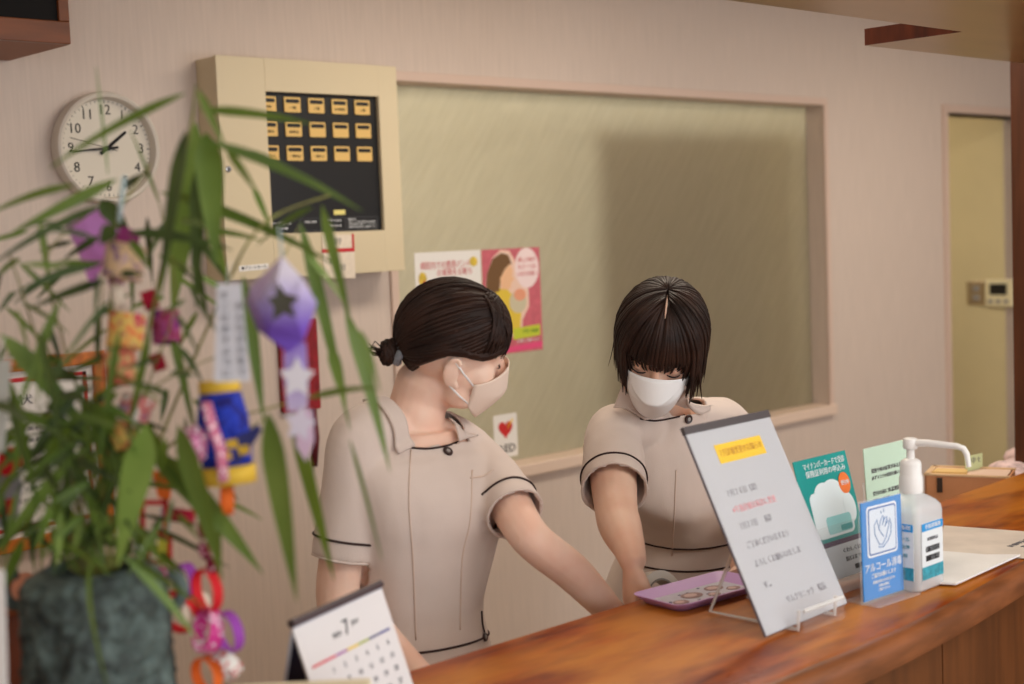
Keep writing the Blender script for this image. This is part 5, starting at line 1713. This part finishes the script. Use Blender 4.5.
so = thing('star_ornament', op, 'violet folded paper ornament with a star window, hung right of the white tanzaku', 'ornament')
mviolet = grad_mat('dip_dyed_violet_paper', s2l(240, 234, 248), s2l(146, 106, 222), -.022, .030)
front = [(282, 256), (301, 277), (317, 303), (304, 340), (289, 353), (268, 336), (256, 304), (270, 280)]
hole = [(277, 282), (286, 294), (299, 297), (291, 305), (296, 318), (284, 313), (272, 322), (273, 307), (267, 298), (275, 296)]
mb = MB()
fo = [mb._v(p) for p in outline_px(front, D0 - .01)]
ho = [mb._v(p) for p in outline_px(hole, D0 - .02)]
es = [mb.bm.edges.new((l[i], l[(i + 1) % len(l)])) for l in (fo, ho) for i in range(len(l))]
bmesh.ops.triangle_fill(mb.bm, edges=es, use_beauty=True)
mb.build('front_fold', translucent_paper(mviolet), so, solid=.0010, offset=0)
side = [(282, 256), (248, 296), (258, 330), (289, 353)]
mb = MB()
bk = [mb._v(onD(x, y, D0 + dd_)) for (x, y), dd_ in zip([(282, 256), (250, 288), (247, 302), (258, 330), (289, 353), (268, 336), (256, 304), (270, 280)], (-.01, .012, .016, .012, -.01, -.01, -.01, -.01))]
mb._f((bk[0], bk[1], bk[7])); mb._f((bk[1], bk[2], bk[6], bk[7])); mb._f((bk[2], bk[3], bk[5], bk[6])); mb._f((bk[3], bk[4], bk[5]))
mb.build('side_fold', grad_mat('dip_dyed_side_paper', s2l(226, 206, 232), s2l(120, 80, 190), -.030, .040), so, solid=.0010, offset=0)
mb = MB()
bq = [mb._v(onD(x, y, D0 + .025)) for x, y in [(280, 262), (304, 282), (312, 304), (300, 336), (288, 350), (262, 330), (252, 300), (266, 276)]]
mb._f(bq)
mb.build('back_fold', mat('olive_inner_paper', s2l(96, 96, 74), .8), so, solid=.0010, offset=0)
MB().tube([onD(279, 228, D0), onD(281, 246, D0), onD(282, 258, D0 - .01)], .0012, 6).build('hanging_clip', mat('pale_blue_plastic', s2l(176, 196, 206), .4), so, smooth=180)
def star_px(cx, cy, R_, r_, rot=-90):
    return [(cx + (R_ if i % 2 == 0 else r_) * math.cos(R(rot + 36 * i)), cy + (R_ if i % 2 == 0 else r_) * math.sin(R(rot + 36 * i)) * 1.15) for i in range(10)]
tailm = grad_mat('dip_dyed_tail_paper', s2l(150, 116, 214), s2l(214, 200, 230), -.11, -.02)
card_px('tail_strip', [(284, 344), (306, 342), (308, 380), (307, 408), (288, 412), (284, 380)], D0, .001, tailm, so, .004)
card_px('tail_star', star_px(297, 378, 19, 10), D0, .001, mat('white_star_paper', s2l(236, 232, 242), .7), so, .001)
card_px('tail_star', star_px(300, 424, 17, 9, -80), D0, .001, mat('pale_lilac_star_paper', s2l(226, 216, 234), .7), so, .001)
card_px('tail_tip', [(294, 410), (312, 410), (314, 440), (306, 462), (296, 446)], D0, .001, mat('pink_lilac_paper', s2l(220, 188, 214), .7), so, .006)

# ---- orchid purple folded ornament at the left with its pale clip
D1 = 1.52
oc = thing('orchid_ornament', onD(95, 245, D1), 'orchid purple folded paper ornament below the clock, half hidden by leaves', 'ornament')
morch = mat('orchid_paper', s2l(238, 176, 246), .7, .2, var=.06, vscale=20)
mb = MB()
pp = [(108, 204), (84, 214), (66, 226), (76, 246), (92, 290), (104, 262), (118, 240), (124, 214)]
vv_ = [mb._v(onD(x, y, D1 + z)) for (x, y), z in zip(pp, (0, .0, .004, .004, .0, -.008, -.008, -.004))]
cc_ = mb._v(onD(92, 246, D1 - .006))
for i in range(len(vv_)): mb._f((vv_[i], vv_[(i + 1) % len(vv_)], cc_))
mb.build('folded_paper', translucent_paper(morch), oc, solid=.001, offset=0)
mb = MB()
q4 = [mb._v(onD(x, y, D1 - .03)) for x, y in ((122, 226), (140, 232), (138, 262), (112, 300), (104, 262))]
mb._f(q4)
mb.build('magenta_flap', mat('magenta_paper', s2l(150, 50, 118), .7), oc, solid=.001, offset=0)
MB().tube([onD(124, 176, 1.42), onD(121, 200, 1.42), onD(119, 222, 1.42)], .0036, 8, flat=.5).build('paper_clip', mat('ice_blue_plastic', s2l(196, 220, 226), .35), oc, smooth=180)

# ---- white tanzaku strips
def tanzaku(pts, d, label, lines, m_, thick=.0012):
    c = sum((onD(x, y, d) for x, y in pts), V((0, 0, 0))) / 4
    t_ = thing('tanzaku_strip', c, label, 'paper strip')
    card_px('strip', pts, d, thick, m_, t_)
    a, b, c_, e = [onD(x, y, d) for x, y in pts]      # top-left, top-right, bottom-right, bottom-left
    mid = (a + b) / 2
    lmx = frameM(mid - CC * .0006, b - a, a - e)
    if lines: lettering(t_, lmx, lines, M['greyink'])
    MB().tube([mid - (a - e).normalized() * .004, mid + V((0, 0, .012)), mid + V((.003, 0, .022))], .0006, 5).build('string', M['white'], t_, smooth=180)
    return t_
col_txt = lambda s, x, y0, h, st_: [(ch, x, y0 - i * st_, h, h * .95) for i, ch in enumerate(s)]
tzm = mat('pale_tanzaku_paper', s2l(226, 226, 234), .75, .2)
tanzaku([(217, 284), (241, 283), (250, 381), (214, 382)], 1.35, 'white tanzaku strip with two columns of handwriting, left of the violet ornament', col_txt('みんなが元気で', .009, -.022, .0085, .0105) + col_txt('すごせますように', -.005, -.012, .0085, .0105), tzm)
tanzaku([(-6, 362), (11, 358), (4, 452), (-8, 452)], 1.38, 'pale grey tanzaku strip at the left edge of the leaves', [], mat('grey_tanzaku_paper', s2l(186, 186, 178), .75))

# ---- paper chains: loops are parts
def ring_mesh(c, axis, rad, width, th=.0008, n=28, squash=1.0):
    axis = V(axis).normalized()
    u = axis.orthogonal().normalized(); v = axis.cross(u)
    mb = MB()
    rs = []
    for rr_, zz in ((rad, -width / 2), (rad, width / 2), (rad - th, width / 2), (rad - th, -width / 2)):
        rs.append([V(c) + u * (rr_ * math.cos(2 * math.pi * i / n)) + v * (rr_ * squash * math.sin(2 * math.pi * i / n)) + axis * zz for i in range(n)])
    mb.rings(rs, cap=False, close=True)
    return mb
def chain(label, items, d, loc_px, group=None):
    t_ = thing('paper_chain', onD(*loc_px, d), label, 'paper chain')
    for k, (x, y, rp, wp, m_, ax) in enumerate(items):
        axis = CA * ax[0] + CB * ax[1] + CC * ax[2]
        ring_mesh(onD(x, y, d), axis, rp / F * d, wp / F * d).build('paper_loop', m_, t_, smooth=60)
    return t_
def pm(n, r, g, b, dots=None):
    if not dots: return mat(n, s2l(r, g, b), .7, .2)
    m = mat(n, s2l(r, g, b), .7, .2)
    nt = m.node_tree
    tc = nt.nodes.new('ShaderNodeTexCoord'); vo = nt.nodes.new('ShaderNodeTexVoronoi'); rp_ = nt.nodes.new('ShaderNodeValToRGB')
    vo.inputs['Scale'].default_value = 170
    rp_.color_ramp.interpolation = 'CONSTANT'
    rp_.color_ramp.elements[0].color = (*s2l(*dots), 1); rp_.color_ramp.elements[1].color = (*s2l(r, g, b), 1); rp_.color_ramp.elements[1].position = .36
    nt.links.new(tc.outputs['Object'], vo.inputs['Vector']); nt.links.new(vo.outputs['Distance'], rp_.inputs[0]); nt.links.new(rp_.outputs[0], nt.nodes['Principled BSDF'].inputs['Base Color'])
    return m
def washi(n, c1, c2, c3, sc=70):
    m = mat(n, s2l(*c1), .7, .2)
    nt = m.node_tree
    tc = nt.nodes.new('ShaderNodeTexCoord'); no_ = nt.nodes.new('ShaderNodeTexNoise'); rp_ = nt.nodes.new('ShaderNodeValToRGB')
    no_.inputs['Scale'].default_value = sc
    rp_.color_ramp.elements[0].position = .38; rp_.color_ramp.elements[1].position = .62
    rp_.color_ramp.elements[0].color = (*s2l(*c1), 1); rp_.color_ramp.elements[1].color = (*s2l(*c3), 1)
    e = rp_.color_ramp.elements.new(.5); e.color = (*s2l(*c2), 1)
    nt.links.new(tc.outputs['Object'], no_.inputs['Vector']); nt.links.new(no_.outputs['Fac'], rp_.inputs[0]); nt.links.new(rp_.outputs[0], nt.nodes['Principled BSDF'].inputs['Base Color'])
    return m
RED, PUR, PNK, ORG, CRM = pm('red_paper', 206, 36, 44), pm('purple_paper', 150, 70, 170), pm('pink_dotted_paper', 206, 60, 140, (240, 220, 236)), pm('orange_paper', 232, 110, 44), pm('cream_paper', 220, 204, 186)
MAR, WHP, CRI = pm('maroon_dotted_paper', 110, 22, 46, (226, 180, 190)), pm('white_patterned_paper', 226, 222, 216, (190, 70, 80)), pm('crimson_paper', 158, 24, 50)
W1_, W2_, W3_ = washi('floral_paper_orange', (226, 130, 80), (222, 204, 110), (196, 70, 90)), washi('floral_paper_pink', (190, 156, 166), (222, 190, 140), (150, 116, 140)), washi('floral_paper_green', (176, 190, 120), (222, 150, 110), (190, 60, 70))
fx_ = (1, .15, .1); fz_ = (.1, 1, .15); fd_ = (.2, .1, 1); ft_ = (.75, .2, .65)
DC = 1.47
chain('long paper chain with a pink dotted loop hanging right of the vase', [
    (181, 515, 14, 12, CRI, fz_), (203, 530, 9, 8, MAR, fx_), (206, 550, 9, 8, MAR, ft_), (212, 568, 10, 8, MAR, fx_), (207, 590, 22, 11, RED, (.74, .1, .66)), (208, 631, 22, 15, PNK, (.8, -.2, .55)), (228, 632, 21, 11, PUR, (.72, .15, .67)), (226, 665, 16, 14, WHP, (.5, .6, .6)), (207, 674, 18, 12, ORG, (.6, .1, .75))], DC, (205, 600))
chain('short paper chain with a cream loop beside the right lug of the vase', [(160, 572, 12, 10, PNK, fz_), (186, 580, 17, 11, PUR, (.75, .1, .66)), (196, 608, 17, 8, CRM, (.6, -.3, .7)), (178, 612, 22, 11, RED, (.3, .4, .85))], DC + .05, (180, 590))
chain('chain of floral washi paper loops hanging under the pale blue clip', [(124, 262, 20, 34, W2_, (.15, 1, .1)), (118, 296, 14, 8, CRM, (.9, .2, .4)), (126, 331, 18, 34, W1_, (.1, 1, .12)), (120, 368, 16, 34, W3_, (-.12, 1, .1)), (136, 408, 17, 24, washi('floral_paper_white', (226, 214, 206), (206, 90, 80), (150, 150, 180)), (.3, 1, .1)), (122, 436, 14, 20, W1_, (.9, .2, .4))], 1.44, (124, 330))
chain('maroon and purple washi loops, second chain to the right under the long leaves', [(166, 327, 14, 32, washi('floral_paper_maroon', (140, 50, 80), (170, 80, 130), (110, 40, 110)), (-.1, 1, .15)), (150, 300, 10, 14, CRI, (.9, .3, .2)), (158, 362, 9, 12, CRI, (.8, .3, .3))], 1.49, (166, 330))

# ---- blue paper lantern with yellow bands
D2 = 1.43
bl_c = onD(224, 432, D2)
bl = thing('paper_lantern', bl_c, 'blue paper lantern with yellow bands hanging under the white tanzaku', 'lantern')
ln_m = frameM(bl_c, CA * .99 + CB * .10, CB - CA * .10)
s_ = D2 / F
MB(ln_m @ Matrix.Rotation(R(-90), 4, 'X')).lathe([(24 * s_, -34 * s_), (26 * s_, -10 * s_), (25 * s_, 14 * s_), (20 * s_, 40 * s_)], 30, cap=False).build('blue_tube', washi('cobalt_paper', (30, 44, 150), (44, 66, 190), (40, 40, 120), 60), bl, smooth=60, solid=.0008)
yb_ = mat('yellow_band_paper', s2l(224, 184, 60), .7)
MB(ln_m @ Matrix.Rotation(R(-90), 4, 'X')).lathe([(27 * s_, -52 * s_), (27.5 * s_, -34 * s_)], 30, cap=False).build('yellow_band', yb_, bl, smooth=60, solid=.001)
MB(ln_m @ Matrix.Rotation(R(-90), 4, 'X')).lathe([(20 * s_, 38 * s_), (20 * s_, 52 * s_)], 30, cap=False).build('yellow_band', yb_, bl, smooth=60, solid=.001)
card_px('blue_streamer', [(236, 436), (246, 432), (258, 424), (262, 430), (252, 446), (240, 462), (234, 466)], D2, .001, mat('navy_dotted_paper', s2l(50, 54, 120), .7), bl, -.028)
for cx_, cy_ in ((232, 444), (244, 450), (226, 456)):
    card_px('gold_patch', [(cx_ - 6, cy_ - 4), (cx_ + 5, cy_ - 5), (cx_ + 6, cy_ + 4), (cx_ - 5, cy_ + 5)], D2, .0008, yb_, bl, -.029)
MB().tube([onD(206, 402, D2 - .028), onD(212, 425, D2 - .036), onD(221, 450, D2 - .034), onD(224, 482, D2 - .03)], (.006), 8, flat=.15).build('pink_streamer', pm('pink_dotted_streamer', 206, 120, 150, (240, 210, 220)), bl, smooth=180)
MB().tube([onD(222, 376, D2), onD(222, 392, D2)], .0007, 6).build('string', M['white'], bl, smooth=180)
ob = thing('orange_strip', onD(228, 500, D2), 'orange paper loop hanging below the blue lantern', 'paper loop')
ring_mesh(onD(227, 500, D2), CA * .95 + CC * .3, 15 * s_, 11 * s_).build('loop', ORG, ob, smooth=60)

# ---- cut paper net of red frames
D3 = 1.50
rn = thing('red_paper_net', onD(160, 520, D3), 'red cut-paper net with white and yellow panes right of the vase mouth', 'ornament')
def frame_px(x0, y0, x1, y1, t_, d, m_):
    for a in (((x0, y0), (x1, y0), (x1, y0 + t_), (x0, y0 + t_)), ((x0, y1 - t_), (x1, y1 - t_), (x1, y1), (x0, y1)), ((x0, y0), (x0 + t_, y0), (x0 + t_, y1), (x0, y1)), ((x1 - t_, y0), (x1, y0), (x1, y1), (x1 - t_, y1))):
        card_px('red_frame', a, d, .001, m_, rn)
frame_px(140, 500, 168, 536, 5, D3, RED)
frame_px(146, 534, 172, 564, 4, D3, RED)
card_px('yellow_pane', [(158, 538), (172, 536), (172, 556), (158, 558)], D3, .001, pm('lime_yellow_paper', 206, 196, 70), rn, .002)
card_px('white_pane', [(133, 540), (150, 536), (152, 562), (136, 564)], D3, .001, pm('white_net_paper', 222, 218, 214), rn, .003)
card_px('grey_pane', [(160, 508), (172, 506), (170, 530), (162, 532)], D3, .001, pm('grey_net_paper', 186, 184, 196), rn, .004)
card_px('orange_pane', [(152, 470), (172, 474), (170, 500), (158, 498)], D3, .001, ORG, rn, .004)
# ---- pink origami near the lantern and a red and grey paper doll at the left edge
D4 = 1.40
og = thing('pink_origami', onD(188, 440, D4), 'pink and white patterned origami fold left of the blue lantern', 'origami')
mb = MB()
pts_ = [(196, 424), (180, 432), (176, 450), (188, 470), (206, 458), (208, 436)]
vv_ = [mb._v(onD(x, y, D4)) for x, y in pts_]; cc_ = mb._v(onD(192, 444, D4 - .015))
for i in range(6): mb._f((vv_[i], vv_[(i + 1) % 6], cc_))
mb.build('fold', pm('pink_floral_paper', 210, 130, 170, (240, 226, 232)), og, solid=.001, offset=0)
D5 = 1.55
dl = thing('paper_doll', onD(8, 478, D5), 'red and grey folded paper doll among the leaves at the left edge', 'origami')
card_px('grey_robe', [(-6, 470), (14, 462), (22, 486), (16, 520), (-6, 530)], D5, .004, mat('grey_robe_paper', s2l(150, 150, 158), .7), dl)
card_px('red_collar', [(0, 448), (18, 446), (22, 466), (6, 476), (-4, 474)], D5, .004, RED, dl, -.006)
card_px('red_sash', [(-6, 504), (12, 498), (12, 514), (-6, 520)], D5, .004, RED, dl, -.006)
# ---- other things at the left edge: a wooden box behind the vase and a white card
wb = thing('wooden_box', onD(40, 600, 1.75), 'reddish brown wooden box behind the vase at the left', 'box')
c0 = V((.50, 1.56, .90))
MB().box((.40, 1.50, .90), (.72, 1.63, 1.205), .004).build('carcass', mat('red_brown_box_wood', s2l(120, 60, 34), .4, .5, var=.3, vscale=12), wb)
MB().box((.39, 1.49, 1.205), (.73, 1.64, 1.216), .003).build('lid', mat('orange_brown_lid', s2l(150, 78, 36), .4, .5, var=.2, vscale=12), wb)
wcx = onD(2, 600, 1.36)
wk = thing('white_card', (wcx.x - .02, wcx.y, CT), 'white card standing on the counter at the left edge, before the vase', 'card')
km = frameM((wcx.x - .064, wcx.y, CT), CA * .9 + V((0, 0, 0)), (0, 0, 1))
MB(km).box((0, 0, 0), (.056, onD(2, 556, 1.36).z - CT, .002), .0005).build('face', M['paper'], wk)
MB(km).box((0, 0, -.035), (.068, .002, 0), .0005).build('foot', M['paper'], wk)
# ---- patched bunches of coloured paper deep in the leaves
cr = [((62, 536, 1.5), s2l(196, 190, 200)), ((86, 497, 1.52), s2l(220, 214, 216)), ((70, 480, 1.5), s2l(214, 200, 204)), ((140, 455, 1.47), s2l(226, 214, 208))]
for i, ((x, y, d_), c) in enumerate(cr):
    t_ = thing('paper_star', onD(x, y, d_), ['pale grey paper star low among the leaves above the vase rim', 'white paper star in the middle of the leaves', 'pinkish white paper star left of the leaf heart', 'white paper star left of the pink origami fold'][i], 'ornament', 'paper stars among the leaves')
    card_px('star', star_px(x, y, 13, 6, -80 + 15 * i), d_, .001, mat('star_paper', c, .7), t_)
